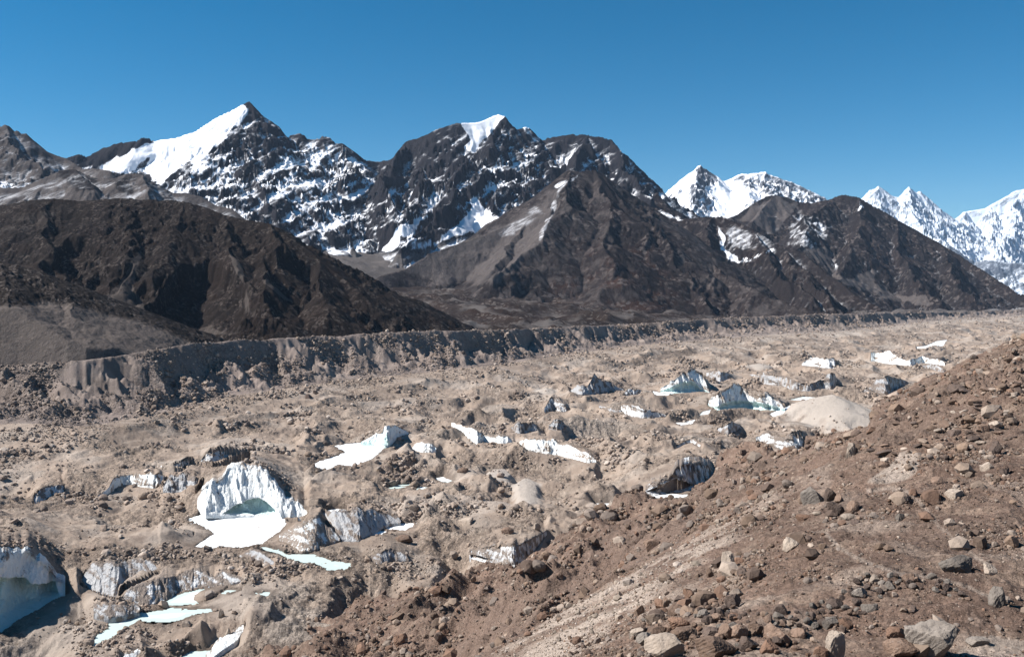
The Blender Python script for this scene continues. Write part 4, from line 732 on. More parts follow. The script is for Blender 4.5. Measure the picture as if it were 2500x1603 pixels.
mountain('hill', 'big dark brown rounded hill rising left of centre', 'darkhill', -700, 1180, 960, 1900,
  [RD([('A',-1500,800,1400),('A',-200,722,1480),('A',0,712,1500),('A',150,688,1500),('A',300,673,1510),('A',450,688,1520),('A',700,670,1520),('A',850,678,1520),('A',1000,688,1510),('A',1100,703,1500),('A',1200,728,1500),('A',1300,768,1490),('A',1420,798,1480),('A',1560,818,1470),('A',1650,878,1450),('A',1750,948,1430),('A',1850,1030,1400),('A',1950,1110,1370),('A',2050,1190,1340),('B',180,1205,1320),('B',250,1290,1290)], s1=.62),
   RD([('A',300,673,1510),('A',240,850,1400),('A',300,1000,1290),('A',420,1150,1180)], s1=.6), RD([('A',700,670,1520),('A',760,850,1400),('A',740,1000,1290),('A',620,1180,1150)], s1=.62),
   RD([('A',1050,690,1510),('A',1020,850,1400),('A',940,1050,1270),('A',860,1240,1140)], s1=.62), RD([('A',1300,768,1490),('A',1330,950,1360),('A',1440,1150,1220),('A',1440,1370,1100)], s1=.65),
   RD([('A',1560,818,1470),('A',1600,1000,1330),('A',1500,1180,1190),('A',1620,1330,1110)], s1=.65), RD([('A',1850,1030,1400),('A',1830,1180,1270),('A',1900,1330,1150)], s1=.6)],
  .62, .48, 120, du=2.0, dY=2.6, gl=(1.8, 45), rough=4.5, cragk=.12, terr=(17, .4), snow=.0, scree=.22, rust=.3, seed=14, k=9, warp=14, zmin=-90,
  carve=[('A', [(240,1060),(300,1000),(400,910),(470,905),(560,950),(500,1050),(440,1120),(380,1135),(290,1120)], 20, 7), ('A', [(500,1170),(560,1100),(700,1050),(760,1060),(720,1130),(650,1210),(560,1210)], 16, 7),
         ('A', [(850,1300),(960,1180),(1050,1080),(1200,1040),(1340,1080),(1420,1180),(1430,1340),(1380,1360),(1250,1380),(1080,1460),(950,1390)], 24, 9), ('A', [(1545,1040),(1620,960),(1720,1000),(1840,1120),(1760,1200),(1740,1280),(1680,1260),(1560,1130)], 16, 7), ('A', [(760,1250),(850,1150),(960,1120),(900,1200),(800,1280)], 12, 5)],
  polys=[('scree', .9, 'A', [(610,1250),(700,1150),(760,1040),(830,960),(800,1050),(760,1180),(850,1300),(820,1330)], 5), ('scree', .9, 'A', [(1330,980),(1400,1080),(1430,1200),(1445,1330),(1420,1340),(1415,1180),(1340,1060)], 4), ('scree', .8, 'A', [(1080,1460),(1200,1400),(1300,1450),(1150,1480)], 6), ('scree', .8, 'A', [(1540,1130),(1620,1200),(1700,1280),(1640,1250),(1530,1160)], 3),
         ('scree', .0, 'A', [(240,1060),(400,900),(560,950),(760,1060),(560,1210),(290,1120)], 8), ('scree', .0, 'A', [(850,1300),(1050,1080),(1340,1080),(1420,1180),(1410,1340),(1080,1450)], 8), ('scree', .5, 'A', [(0,760),(450,700),(250,850),(0,1000)], 30)])
mountain('hill', 'stony debris hill at the left edge in front of the dark hill', 'debrishill', -700, 560, 700, 1150,
  [RD([('A',-1500,850,900),('A',-200,990,930),('A',0,1043,930),('A',100,1060,930),('A',200,1083,935),('A',350,1138,950),('A',500,1198,960),('A',650,1258,975),('A',800,1328,990),('A',950,1408,1010),('A',1080,1490,1030)], s1=.5),
   RD([('A',0,1043,930),('A',60,1300,800),('A',100,1560,730)], s1=.4), RD([('A',350,1138,950),('A',420,1350,850),('A',500,1540,800)], s1=.4), RD([('A',-900,1660,720),('A',0,1625,775),('A',400,1600,820),('A',700,1540,900),('A',900,1500,960),('A',1080,1490,1030)], s1=.25, s2=.15)],
  .5, .42, 60, du=1.8, dY=1.4, gl=(1.2, 30), rough=1.6, cragk=.4, terr=(8, .2), snow=.0, scree=.2, rust=.1, seed=15, k=5, warp=8, zmin=-90, polys=[('scree', .85, 'A', [(-900,1340),(0,1300),(300,1290),(600,1330),(800,1380),(1100,1500),(1100,1700),(-900,1700)], 22)])

# ------------------------------------------------------------ near moraine slope (the side the viewer stands on)
_cr = [(1457,1603,45),(1624,1447,60),(1811,1290,80),(1925,1207,100),(2071,1082,140),(2186,1020,170),(2342,916,210),(2500,833,262)]
_sp = _cr + [(1700,1603,33),(2000,1603,33),(2500,1603,33),(2900,1603,33),(2000,1400,45),(2300,1400,44),(2500,1400,43),(2900,1400,43),(2200,1250,62),(2500,1250,60),(2900,1250,60),(2300,1110,92),(2500,1020,110),(2900,920,150),(2900,770,262),
  (1200,1603,108),(1300,1550,124),(1500,1430,128),(1650,1330,138),(1800,1230,158),(1950,1130,196),(2050,1050,250),(2200,985,320),(846,1590,210),(1093,1462,245),(1337,1387,271),(1600,1267,327),(1770,1150,395),(1950,1060,430),
  (700,1530,330),(1000,1440,390),(1300,1330,430),(1600,1200,520),(500,1700,260)]
_sp += [(1500,1830,20),(1900,1830,21),(2300,1830,22),(2800,1830,23),(1700,2150,13.5),(2500,2150,14)]
_P = [px(*p) for p in _sp] + [(0,0,-1.7),(-30,0,-16),(30,0,2),(60,0,3),(0,20,-9),(60,25,-8),(120,0,4),(150,60,-12),(-25,25,-26),(-60,60,-62),(-110,110,-104),(-80,20,-60),(-160,160,-130),(330,330,-8),(330,200,-2),(0,-30,6),(200,420,-70),(60,340,-112),(330,520,-60)]
_sf = tps([(p[0], p[1]) for p in _P], [p[2] for p in _P], 2e-3)
SC, SR = 1500, 1250
su = np.r_[np.linspace(-200, 2850, SC), 2850 + 2.1 * 1.045 ** np.arange(1, 125) / .045]; sY = np.exp(np.linspace(math.log(9.), math.log(520), SR)); SU, SY = np.meshgrid(su, sY); SX = (SU - CX) / F * SY
SZ = np.maximum(_sf(SX, SY), -150)
crx = np.interp(SY, [p[2] for p in _cr], [(p[0] - CX) / F * p[2] for p in _cr]); crx = np.where(SY < 45, 4.2 - (45 - SY) * .55, crx); crx = np.where(SY > 262, 146 + (SY - 262) * .68, crx)
dl = (crx - SX) * .84                                   # metres outside the crest, towards the glacier
far = sstep(40, 200, SY)
wv = SX * .5 - SY * .86                                 # bedding of the slope runs down towards the viewer's left
SZ = SZ + fbm(SX, SY, 22, 4, 111) * (.5 + 1.4 * far) + ridged(wv * 1.0, SX * .8 + SY * .5, 9, 4, 112) * (.35 + 1.5 * far) * sstep(5, -10, dl)
SZ = SZ + (ridged(SX, SY, 26, 4, 113) - .8) * 3.2 * sstep(22, 45, dl) + fbm(SX, SY, 3.2, 4, 114) * (.2 + .3 * far) + np.abs(fbm(SX, SY, .9, 3, 115)) * .16
band = sstep(-1.5, 3, dl + fbm(SX, SY, 7, 3, 116) * 2.5) * sstep(15, 6, dl - .03 * SY + fbm(SX, SY, 12, 3, 117) * 5) * sstep(130, 60, SY)
spale = np.clip(band * sstep(-.5, .3, fbm(SX, SY, 5, 4, 121)) * .95 + .38 * sstep(.1, .6, fbm(SX, SY, 6 + 10 * far, 4, 118)) * (dl < 0), 0, 1)
sv_ = VH - SZ / SY * F
for crop, line, wd in (('I', [(1640,95),(1750,80),(1830,100),(1890,150),(1990,270),(2080,350),(2170,420),(2250,470)], 8), ('I', [(1430,300),(1500,370),(1560,410),(1650,450),(1800,500),(1960,520),(2120,560),(2300,640)], 7)):
    L_ = tr(crop, line); mk = (SU > L_[0][0] - 30) & (SV_ok if False else (SY < 200)); d = polydist(SU, sv_ + 0 * SU, L_, False); spale = np.maximum(spale, .55 * sstep(wd, 2, d + 2.0 * perlin(SU / 9, sv_ / 9, 5)) * (SY < 130))
spale = np.maximum(spale, .8 * np.where(inpoly(SU + 30 * perlin(SU / 40, sv_ / 20, 6), sv_ + 20 * perlin(SU / 40, sv_ / 20, 9), tr('K', [(2020,740),(2050,640),(2200,600),(2500,640),(2500,740)])) & (SY < 60), 1, 0))
_d = polydist(SU, sv_, tr('L', [(760,1110),(900,1010),(960,960),(1020,880),(1100,860),(1180,920),(1140,1030),(1060,1090),(900,1120)])); spale = np.maximum(spale, .9 * np.where(inpoly(SU, sv_, tr('L', [(760,1110),(900,1010),(960,960),(1020,880),(1100,860),(1180,920),(1140,1030),(1060,1090),(900,1120)])), 1, sstep(6, 0, _d)))
sbrown = np.clip(sstep(10, 22, dl - .05 * SY + fbm(SX, SY, 16, 3, 119) * 6) * sstep(120, 50, dl) + .75 * sstep(-2, -8, dl) * sstep(-.2, .4, fbm(SX, SY, 30, 3, 120)), 0, 1) * (1 - .8 * spale)
for pts_, A_, w1_, w2_ in (([(700,1690,190),(846,1590,210),(1093,1462,245),(1337,1387,271),(1470,1330,300),(1600,1267,327),(1770,1150,395)], 6.5, 9, 5), ([(1330,1430,180),(1430,1372,195),(1510,1325,205),(1600,1318,215),(1650,1300,235)], 4.0, 6, 4), ([(1480,1450,130),(1600,1372,140),(1730,1312,145),(1810,1265,155)], 2.6, 5, 4)):
    q_ = [((a - CX) / F * d, d) for a, b, d in pts_]; dd = polydist(SX, SY, q_, False) * (1 + .35 * perlin(SX / 14, SY / 14, 31)); sd2 = np.interp(SY, [q[1] for q in q_], [q[0] for q in q_]) - SX
    SZ = SZ + A_ * np.where(sd2 < 0, np.exp(-(dd / w2_) ** 2), np.exp(-(dd / w1_) ** 2)) * (.7 + .6 * perlin(SX / 22, SY / 22, 33)) * (SY > pts_[0][2])
def sguard(cu, cv, ymax):
    cu = np.array(cu, float); cv = np.array(cv, float); o = np.argsort(cu); cu, cv = cu[o], cv[o]; a = np.searchsorted(sY, 120); v_ = np.interp(SU[a:], cu, cv)
    w = sstep(cu[0] - 12, cu[0], SU[a:]) * sstep(cu[-1] + 12, cu[-1], SU[a:]) * (SY[a:] < ymax); los = -(v_ + 1.5 - VH) / F * SY[a:]
    SZ[a:] = np.where(SZ[a:] > los, SZ[a:] + (los - SZ[a:]) * w, SZ[a:])
for c in cliffs:
    if c['u'].max() > 750 and c['vb'].max() > 1000: sguard(c['u'], c['vb'], 600)
for p in ponds:
    if max(q[0] for q in p['px']) > 750 and max(q[1] for q in p['px']) > 1000: sguard([min(q[0] for q in p['px']), max(q[0] for q in p['px'])], [max(q[1] for q in p['px'])] * 2, 600)
sguard([1880, 2000, 2120], [1062, 1062, 1040], 600)
gz = np.full_like(SZ, -200.)
from_rows = np.searchsorted(gY, SY.clip(gY[0], gY[-1] - 1)); gci = np.clip(((SU - gu[0]) / (gu[1] - gu[0])).astype(int), 0, NC - 1)
gz = np.where(SY > gY[0], Z_[np.clip(from_rows, 0, NR - 1), gci], -200.)
keep = fm(SZ) > fm(gz) - 8
osl = grid_mesh('moraine_slope', SX, SY, SZ, M['slope'], dict(pale=spale, rough=np.full_like(SZ, .75) - .45 * band, brown=sbrown, wet_shade=.62 * sstep(.0, .6, fbm(wv * 1.2, (SX * .8 + SY * .5) * .5, 14, 5, 131)) * (.4 + .6 * far) * (1 - spale)), keep); tag(osl, 'stony brown moraine slope falling away from the viewer', None, None, 'structure')

# ------------------------------------------------------------ rocks
def ico(sub):
    t = (1 + 5 ** .5) / 2
    V = [(-1,t,0),(1,t,0),(-1,-t,0),(1,-t,0),(0,-1,t),(0,1,t),(0,-1,-t),(0,1,-t),(t,0,-1),(t,0,1),(-t,0,-1),(-t,0,1)]
    Fc = [(0,11,5),(0,5,1),(0,1,7),(0,7,10),(0,10,11),(1,5,9),(5,11,4),(11,10,2),(10,7,6),(7,1,8),(3,9,4),(3,4,2),(3,2,6),(3,6,8),(3,8,9),(4,9,5),(2,4,11),(6,2,10),(8,6,7),(9,8,1)]
    V = [np.array(v) / np.linalg.norm(v) for v in V]
    for _ in range(sub):
        c = {}; N = []
        def mid(a, b):
            k = (min(a, b), max(a, b))
            if k not in c: p = V[a] + V[b]; V.append(p / np.linalg.norm(p)); c[k] = len(V) - 1
            return c[k]
        for a, b, d in Fc: x, y, z = mid(a, b), mid(b, d), mid(d, a); N += [(a, x, z), (b, y, x), (d, z, y), (x, y, z)]
        Fc = N
    return np.array(V), np.array(Fc)
ICO = {k: ico(k) for k in (0, 1, 2, 3, 4)}
def rock(sub, seed, cuts=11, rough=.03, squash=(1, 1, 1)):
    r = np.random.default_rng(seed); V, Fc = ICO[sub]; V = V.copy() * np.array(squash)
    for k in range(cuts):
        n = r.normal(size=3); n /= np.linalg.norm(n); d = r.uniform(.42, .8); e = V @ n - d
        V = V - np.maximum(e, 0)[:, None] * n * .96
    V = (V - (V.max(0) + V.min(0)) / 2) / (V.max(0) - V.min(0))          # unit box
    if sub > 2:
        a = perlin(V[:, 0] * 5 + V[:, 2] * 3, V[:, 1] * 5 + seed, 1) + .5 * perlin(V[:, 0] * 13 - V[:, 2] * 9, V[:, 1] * 12 + V[:, 2] * 7, 2)
        nn = V / (np.linalg.norm(V, axis=1, keepdims=True) + 1e-6); V = V + nn * (a * rough)[:, None]
    return V, Fc
def column(grid, u):
    gu_, gY_, Zg = grid; i = int(np.clip(round((u - gu_[0]) / (gu_[1] - gu_[0])), 0, len(gu_) - 1)); return gY_, Zg[:, i]
GG, SG = (gu, gY, Z_), (su, sY, SZ)
def raycast(u, v, which):
    Yc, Zc = column(SG if which == 's' else GG, u); vv = VH - Zc / Yc * F; k = np.nonzero(vv <= v)[0]; k = int(k[0]) if len(k) else len(Yc) - 1
    return float(Yc[k]), float(Zc[k])
BOULDERS = [
 # crop, centre x, foot y, width, height, stone, surface, label
 ('K',295,727,230,112,'st_pale','s','large cream coloured cracked boulder at the bottom edge, second from the scree'),
 ('K',600,735,235,105,'st_brown','s','low wide brown wedge boulder right of the cream boulder'),
 ('K',955,660,152,112,'st_brown','s','blocky brown boulder with a flat pale top and dark right face'),
 ('K',1860,740,280,205,'st_grey','s','largest grey boulder, cut by the bottom edge at right'),
 ('K',1705,740,200,100,'st_brown','s','tan boulder leaning on the left of the largest grey boulder'),
 ('K',2245,438,98,118,'st_grey','s','upright dark grey block with a pale left edge near the right side'),
 ('K',2000,240,188,96,'st_grey','s','flat topped wedge boulder with black underside beside the faint trail'),
 ('K',1035,104,88,76,'st_pale','s','square tan slab standing alone above the bare ground'),
 ('K',700,432,92,70,'st_dark','s','dark angular boulder above the row of bottom boulders'),
 ('K',795,694,110,84,'st_dark','s','dark brown boulder left of the blocky flat topped one'),
 ('K',905,708,98,74,'st_rust','s','rusty round boulder in front of the blocky flat topped one'),
 ('K',650,622,86,88,'st_brown','s','round mauve brown boulder behind the wide wedge'),
 ('K',735,622,90,80,'st_brown','s','rounded brown boulder with shaded right side, next to the mauve one'),
 ('K',830,592,92,62,'st_brown','s','broad brown boulder just up left of the blocky one'),
 ('K',570,626,112,66,'st_dark','s','dark wedge stone behind the low wide boulder'),
 ('K',402,645,162,80,'st_brown','s','large brown boulder overhanging a black gap behind the cream boulder'),
 ('K',186,665,106,72,'st_grey','s','grey brown boulder left of the cream boulder'),
 ('K',128,624,84,62,'st_pale','s','leftmost pale boulder at the edge of the scree'),
 ('K',262,604,92,46,'st_brown','s','small flat brown stone above the grey brown boulder'),
 ('K',360,484,98,56,'st_brown','s','tan oval boulder in the upper left of the boulder pile'),
 ('K',250,512,88,44,'st_grey','s','flat grey slab left of the tan oval boulder'),
 ('K',382,428,70,52,'st_dark','s','dark stone over the tan oval boulder'),
 ('K',312,432,62,54,'st_brown','s','brown stone topping the left corner of the pile'),
 ('K',430,368,54,44,'st_rust','s','brick red stone on the scree edge'),
 ('K',1290,735,104,155,'st_pale','s','tall leaning pale slab at the bottom centre right'),
 ('K',1205,735,96,62,'st_rust','s','rust stained stone at the foot of the leaning pale slab'),
 ('K',1625,690,96,60,'st_brown','s','brown stone left of the tan leaning boulder'),
 ('K',1640,618,120,58,'st_rust','s','dark reddish ledge above the tan leaning boulder'),
 ('K',970,492,82,70,'st_dark','s','blackish tilted stone at the left end of the packed stones'),
 ('K',1290,446,94,52,'st_dark','s','rounded dark stone within the packed stones'),
 ('K',1435,384,90,62,'st_grey','s','blue grey slab at the bend of the packed stones'),
 ('K',1490,472,88,52,'st_grey','s','grey stone under the bend of the packed stones'),
 ('K',1525,302,76,52,'st_pale','s','pale pointed stone on top of the packed stones'),
 ('K',1725,300,94,60,'st_brown','s','round tan stone at the crest of the packed stones'),
 ('K',1745,476,58,46,'st_dark','s','lone dark round stone on bare ground inside the curve of packed stones'),
 ('K',1350,560,86,54,'st_rust','s','rusty stone at the lower end of the packed stones'),
 ('K',1262,566,92,62,'st_grey','s','grey angular stone beside the rusty one, below the packed stones'),
 ('K',666,216,72,104,'st_pale','s','tall white grey slab propped on the scree edge'),
 ('K',722,184,82,36,'st_rust','s','flat red stone right of the tall white slab'),
 ('K',756,254,72,52,'st_dark','s','dark hollowed stone below the flat red stone'),
 ('K',560,268,44,66,'st_brown','s','narrow upright brown stone on the scree edge'),
 ('K',1080,618,92,52,'st_brown','s','low brown stone right of the blocky flat topped boulder'),
 ('K',380,562,128,62,'st_rust','s','long reddish brown slab across the boulder pile'),
 ('K',2205,250,72,72,'st_pale','s','whitish round stone right of the wedge with black underside'),
 ('K',2125,664,118,42,'st_grey','s','flat grey slab on sand right of the largest grey boulder'),
 ('K',2275,606,50,22,'st_dark','s','small dark flat stone on sand at lower right'),
 ('L',300,1305,205,140,'st_grey','s','big smooth grey boulder on the crest edge'),
 ('L',432,1284,92,122,'st_dark','s','nearly black upright boulder against the smooth grey one'),
 ('L',475,1405,138,124,'st_dark','s','dark cubic boulder, left of a pair below the crest'),
 ('L',515,1290,84,74,'st_brown','s','brown stone between the black boulder and the cubic pair'),
 ('L',625,1384,112,112,'st_brown','s','brown faceted boulder, right of the pair below the crest'),
 ('L',580,1436,112,50,'st_pale','s','pale flat stone at the foot of the pair'),
 ('L',215,1440,130,46,'st_rust','s','bright orange flat stone left of the pair'),
 ('L',320,1396,62,38,'st_pale','s','cream stone above the orange flat stone'),
 ('L',1012,1442,66,68,'st_grey','s','single grey stone on brown ground right of the pair'),
 ('L',972,1272,90,46,'st_pale','s','low pale stone beside the upper trail'),
 ('L',1345,1138,124,62,'st_brown','s','tan hump backed boulder above the upper trail'),
 ('L',1475,1256,150,72,'st_pale','s','wide pale boulder right of the upper trail'),
 ('L',1808,886,92,116,'st_dark','s','dark reddish boulder high near the right edge'),
 ('L',1745,1024,104,76,'st_pale','s','pale topped boulder below the dark reddish one'),
 ('L',1888,1064,76,66,'st_dark','s','dark stone right of the pale topped boulder'),
 ('L',602,905,78,122,'st_pale','s','tan standing boulder perched on the slope edge with shaded side'),
 ('L',1475,738,104,62,'st_dark','s','dark overhanging slab in the middle of the upper slope'),
 ('L',1290,694,102,48,'st_brown','s','long tan slab left of the dark overhanging slab'),
 ('L',1715,706,92,74,'st_brown','s','rounded brown boulder on the upper right slope'),
 ('L',1812,656,92,50,'st_pale','s','leaf shaped tan slab next to the rounded brown boulder'),
 ('L',1492,362,138,60,'st_dark','s','long dark ledge slab near the top of the slope'),
 ('L',1640,472,112,50,'st_brown','s','oblong brown slab below the long dark ledge'),
 ('L',880,1008,84,66,'st_brown','s','brown stone at the lower left of the bare sand patch'),
 ('L',1180,1058,52,40,'st_rust','s','small rust stone at the lower right of the bare sand patch'),
 ('L',785,818,62,34,'st_brown','s','small flat stone right of the tan standing boulder'),
 ('L',1192,632,64,40,'st_brown','s','small tan stone high on the slope edge'),
 ('L',642,1474,74,52,'st_dark','s','small dark stone below the faceted boulder'),
 ('L',911,1504,34,34,'st_pale','s','small whitish stone below the single grey stone'),
 ('J',1160,222,98,52,'st_pale','g','big pale boulder on a rubble hummock in mid glacier'),
 ('J',1630,250,44,52,'st_pale','g','pointed pale boulder above the gravel lip of the fluted cliff'),
 ('J',765,332,112,46,'st_brown','g','long pinkish slab with dark right end below the two white ice sheets'),
 ('J',1440,275,80,42,'st_brown','g','tan slab on the ridge left of the gravel lip'),
 ('J',352,578,52,26,'st_pale','g','small cream boulder below the end of the outflow channel'),
 ('J',438,588,42,26,'st_pale','g','smaller cream boulder right of the one below the outflow channel'),
 ('J',1018,955,96,70,'st_rust','s','ochre striped boulder on the near slope at the bottom'),
 ('J',742,1000,92,76,'st_rust','s','rust and black boulder near the bottom edge, left of the ochre one'),
 ('J',1780,568,52,44,'st_brown','s','round brown boulder on the dark ridge'),
 ('I',585,378,76,50,'st_brown','s','blocky brown outcrop at the end of the dark ridge'),
 ('I',180,668,34,28,'st_pale','s','small cream stone on the reddish slope'),
 ('I',432,610,24,28,'st_pale','s','small pinkish stone on the reddish slope near the scree'),
 ('F',1290,618,86,46,'st_brown','g','tan boulder with dark right side on a mid glacier hummock'),
 ('F',160,70,52,38,'st_dark','g','larger dark boulder on the pale slope below the far moraine'),
 ('F',214,38,40,32,'st_dark','g','smaller dark boulder on the pale slope below the far moraine'),
 ('M',1852,206,50,88,'st_pale','g','upright pale slab right of the crooked pond'),
 ('M',1560,280,76,58,'st_pale','g','cream triangular slab near the crooked pond'),
 ('M',1910,335,46,60,'st_pale','g','white rounded stone above the slanting ice ledge'),
 ('H',1175,692,32,20,'st_pale','g','small pale boulder at the foot of the dark sagging cliff'),
]
BB = []
for k, (crop, x, y, w, h, st, on, label) in enumerate(BOULDERS):
    (u, v), = tr(crop, [(x, y)]); s = CROP[crop][2]; Y, Zg = raycast(u, v, on); W = w * s / F * Y; Hh = h * s / F * Y
    flat = min(1.0, h / w * 1.3); V, Fc = rock(4 if on == 's' else 3, 500 + k, 12, .035, (1, .9, max(.45, flat)))
    dep = (W * .8 if h < w * 1.2 else W * .9); V = V * np.array([W * 1.06, dep, Hh * 1.3])
    th = rng.uniform(-.3, .3); c_, s_ = math.cos(th), math.sin(th); V[:, :2] = V[:, :2] @ np.array([[c_, s_], [-s_, c_]])
    ob = mesh_from('boulder', V, Fc, M[st], None, False); yy = Y + dep * .35; ob.location = ((u - CX) / F * yy, yy, -(v - VH) / F * Y + Hh * .30)
    tag(ob, label, 'boulder'); BB.append(ob)
# packed stones and slabs: single rocks one could count, alike
MESH = []
for k in range(14):
    V, Fc = rock(3, 900 + k, 11, .03, (1, .85, .75)); o = mesh_from('stone', V, Fc, None, None, False); MESH.append(o.data); D.objects.remove(o)
STM = ['st_dark', 'st_grey', 'st_brown', 'st_brown', 'st_dark', 'st_rust']
def scatter_named(n, crop, poly, wlo, whi, label, group, flat=.8, mats=STM, name='stone'):
    P = tr(crop, poly); x0, x1 = min(p[0] for p in P), max(p[0] for p in P); y0, y1 = min(p[1] for p in P), max(p[1] for p in P); c = 0; used = []; tries = 0
    while c < n and tries < n * 60:
        tries += 1; u, v = rng.uniform(x0, x1), rng.uniform(y0, y1)
        if not inpoly(np.array([u]), np.array([v]), P)[0]: continue
        w = wlo * (whi / wlo) ** (rng.random() ** 1.6)
        if any(abs(u - a) < (w + b) * .36 and abs(v - d) < (w + b) * .22 for a, d, b in used): continue
        used.append((u, v, w)); Y, Zg = raycast(u, v, 's'); W = w / F * Y; i = int(rng.integers(14)); mt = mats[int(rng.integers(len(mats)))]
        me = MESH[i].copy() if False else MESH[i]; o = D.objects.new(name, me); scene.collection.objects.link(o)
        if not me.materials: me.materials.append(M['st_dark'])
        o.material_slots[0].link = 'OBJECT'; o.material_slots[0].material = M[mt]
        o.scale = (W * 1.1, W * .9, W * flat); o.rotation_euler = (rng.uniform(-.35, .35), rng.uniform(-.35, .35), rng.uniform(0, 6.28)); o.location = ((u - CX) / F * Y, Y, Zg + W * flat * .28)
        tag(o, label, 'stone', group); c += 1
scatter_named(120, 'K', [(450,430),(700,445),(950,500),(1100,440),(1330,380),(1380,280),(1600,250),(1900,270),(2120,400),(2160,430),(2000,390),(1780,330),(1580,350),(1520,470),(1400,520),(1200,590),(1050,570),(880,540),(620,540),(450,520)], 11, 30, 'dark fist sized rock wedged in the packed stone band across the lower right slope', 'packed dark stones', .8, ['st_dark', 'st_dark', 'st_grey', 'st_brown'])
scatter_named(70, 'K', [(180,440),(330,380),(480,360),(640,420),(800,560),(1100,600),(1180,727),(420,727),(100,640)], 13, 38, 'angular brown rock in the loose boulder pile at the bottom of the slope', 'boulder pile rocks', .75, ['st_brown', 'st_brown', 'st_dark', 'st_rust', 'st_grey'])
scatter_named(50, 'L', [(800,1050),(700,900),(1000,600),(1200,480),(1500,330),(1900,250),(2050,300),(2050,800),(1800,800),(1600,900),(1300,900),(1150,840),(950,950)], 14, 38, 'thin brown slab lying on the upper right slope among others like it', 'slabs on the upper slope', .34, ['st_brown', 'st_brown', 'st_dark', 'st_pale'])

# ------------------------------------------------------------ rubble too fine to count
def rubble(name, label, grid, P, n, smin_px, smax, alpha, sub, tints, zsq=.75):
    gu_, gY_, Zg = grid; P = P / P.sum(); cum = np.cumsum(P.ravel()); idx = np.searchsorted(cum, rng.random(n)); r, c = np.unravel_index(np.minimum(idx, P.size - 1), P.shape)
    r = np.clip(r, 1, len(gY_) - 2); c = np.clip(c, 1, len(gu_) - 2)
    fu = rng.random(n) - .5; fy = rng.random(n) - .5; u = gu_[c] + fu * (gu_[1] - gu_[0]); Y = gY_[r] * (1 + fy * (gY_[1] / gY_[0] - 1)); Z = Zg[r, c]
    s = smin_px * Y / 910 * (rng.random(n) + 1e-4) ** (-1 / alpha); s = np.minimum(s, smax(Y)); base = [rock(sub, 1300 + k, 7, 0, (1, .85, zsq))  for k in range(8)]
    nv, nf = len(base[0][0]), len(base[0][1]); B0 = np.stack([b[0] for b in base])[rng.integers(8, size=n)]
    th = rng.random(n) * 6.28; cs, sn = np.cos(th), np.sin(th); tl = rng.normal(0, .3, n); ct, st = np.cos(tl), np.sin(tl)
    V = B0 * s[:, None, None] * np.stack([1 + .4 * rng.random(n), .8 + .4 * rng.random(n), .9 * np.ones(n)], -1)[:, None]
    x = V[..., 0] * ct[:, None] - V[..., 2] * st[:, None]; z = V[..., 0] * st[:, None] + V[..., 2] * ct[:, None]; y = V[..., 1]
    X2 = x * cs[:, None] - y * sn[:, None] + ((u - CX) / F * Y)[:, None]; Y2 = x * sn[:, None] + y * cs[:, None] + Y[:, None]; Z2 = z + (Z + s * .2)[:, None]
    Fq = base[0][1][None] + (np.arange(n) * nv)[:, None, None]
    T = np.array(tints)[rng.integers(len(tints), size=n)] * rng.uniform(.7, 1.25, n)[:, None]
    o = mesh_from(name, np.stack([X2, Y2, Z2], -1).reshape(-1, 3), Fq.reshape(-1, 3), M['rubble'], dict(tint=np.repeat(T, nv, 0)), False); tag(o, label, None, None, 'stuff'); return o
vY_ = np.gradient(Y_, axis=0)
onpond = np.zeros(Z_.shape, bool)
for p in ponds:
    ys = [q[1] for q in p['poly']]; a, b = np.searchsorted(gY, [min(ys) - 3, max(ys) + 3]); onpond[a:b] |= inpoly(X_[a:b], Y_[a:b], p['poly'])
oncl = np.zeros(Z_.shape, bool)
for c in cliffs:
    a, b = np.searchsorted(gY, [c['Yf'].min() - 2, c['Yt'].max() + 2]); uu = U_[a:b]; oncl[a:b] |= (uu > c['u'][0]) & (uu < c['u'][-1]) & (Y_[a:b] > np.interp(uu, c['u'], c['Yf']) - 2) & (Y_[a:b] < np.interp(uu, c['u'], c['Yt']) + 1.5)
sx_, sy_ = X_, Y_
clus = sstep(-.1, .6, fbm(X_, Y_, 40, 5, 201)); clus = .05 + clus * clus
slz = np.gradient(Z_, axis=0) / np.gradient(Y_, axis=0)
vis = np.clip(.04 + .25 * 1 / np.sqrt(Y_ / 200) + slz, .05, 1.0) if False else np.clip(117 / Y_ + slz, .02, 1.2)     # share of the picture each cell can fill
P = clus * vis * (1 - .85 * pale_) * ~onpond * ~oncl * (Y_ < yb_ * 1.0) * (U_ > -120) * (U_ < 2620); 
tg = [(.33, .265, .215), (.27, .215, .178), (.39, .325, .27), (.21, .17, .142), (.32, .25, .195), (.44, .38, .325)]
rubble('rubble', 'loose boulders and stones strewn over the glacier', GG, P, 40000, .8, lambda Y: 3.4 + 0 * Y, 2.5, 0, tg)
rubble('rubble', 'larger blocks strewn over the glacier', GG, P * clus, 5000, 2.2, lambda Y: 4.2 + 0 * Y, 3.0, 1, tg)
Pw = (Y_ > yb_ * .93) * (Y_ < yc_ * 1.01) * vis * sstep(-.4, .5, fbm(X_, Y_, 60, 4, 203)) * (U_ > -120) * (U_ < 2620)
rubble('rubble', 'stones stuck in the far moraine wall', GG, Pw, 11000, .8, lambda Y: 4 + 0 * Y, 2.6, 0, tg[:5])
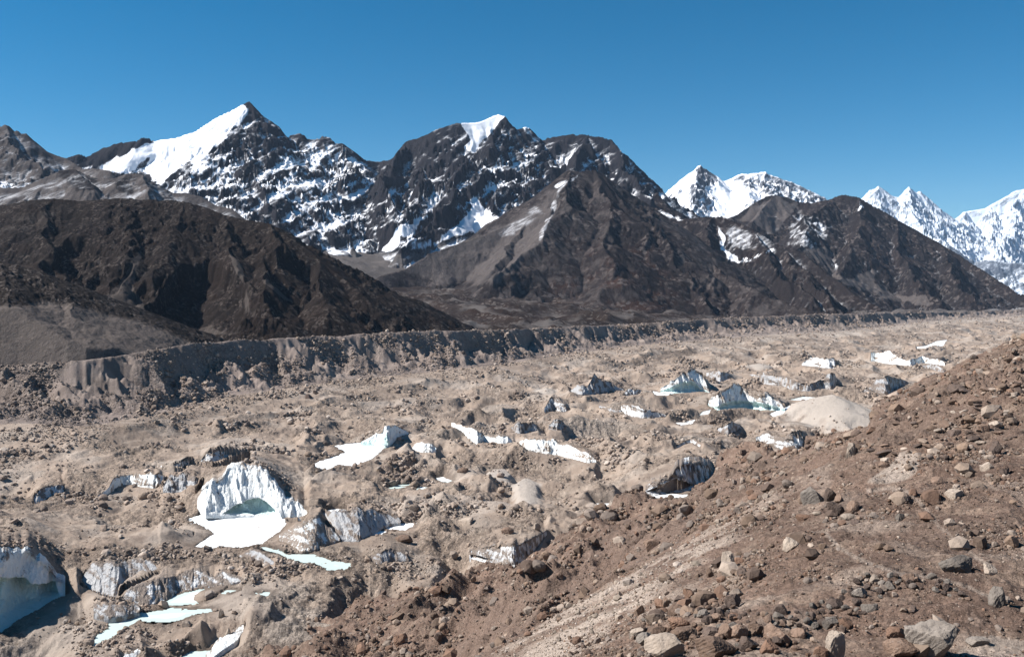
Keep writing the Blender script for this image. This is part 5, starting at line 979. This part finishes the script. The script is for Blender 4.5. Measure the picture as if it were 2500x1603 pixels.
svs = np.clip(-SZ / SY + np.gradient(SZ, axis=0) / np.gradient(SY, axis=0), .01, 1.2)
cl2 = sstep(-.2, .6, fbm(SX, SY, 9, 5, 205)); cl2 = .12 + cl2 * cl2
P = svs * cl2 * (1 - .55 * spale) * (SZ > gz - .5) * (SU > -60) * (SU < 2620) * (SY > 26)
ts = [(.21, .15, .11), (.16, .115, .086), (.26, .2, .155), (.11, .08, .064), (.19, .12, .085), (.2, .165, .14), (.3, .245, .2)]
rubble('rubble', 'small stones strewn over the near slope', SG, P, 70000, .8, lambda Y: .45 + Y * .012, 2.5, 0, ts)
rubble('rubble', 'middling stones strewn over the near slope', SG, P * cl2 * (1 + 1.2 * far), 6500, 2.4, lambda Y: .6 + Y * .012, 2.8, 1, ts)
P = svs * band * (SZ > gz) * (SU > -60) * (SU < 2620) * (SY > 26)
rubble('rubble', 'pale gravel on the scree band below the slope edge', SG, P, 9000, .8, lambda Y: .3 + Y * .006, 2.8, 0, [(.36, .3, .245), (.28, .235, .19), (.42, .36, .31)])

# ------------------------------------------------------------ the air: one even box of thin haze
me = D.meshes.new('haze'); hx0, hx1, hy0, hy1, hz0, hz1 = -14000, 16000, -300, 17500, -420, 1750
me.from_pydata([(x, y, z) for z in (hz0, hz1) for y in (hy0, hy1) for x in (hx0, hx1)], [], [(0, 2, 3, 1), (4, 5, 7, 6), (0, 1, 5, 4), (2, 6, 7, 3), (0, 4, 6, 2), (1, 3, 7, 5)])
hz = D.objects.new('haze', me); scene.collection.objects.link(hz); hz['kind'] = 'stuff'; hz['label'] = 'thin blue haze of the far valley air'
hm = D.materials.new('haze_air'); hm.use_nodes = True; hm.node_tree.nodes.clear()
pv = hm.node_tree.nodes.new('ShaderNodeVolumePrincipled'); pv.inputs['Color'].default_value = (.50, .70, 1.0, 1); pv.inputs['Density'].default_value = HAZE; pv.inputs['Anisotropy'].default_value = 0.0
ho = hm.node_tree.nodes.new('ShaderNodeOutputMaterial'); hm.node_tree.links.new(pv.outputs[0], ho.inputs[1]); me.materials.append(hm)
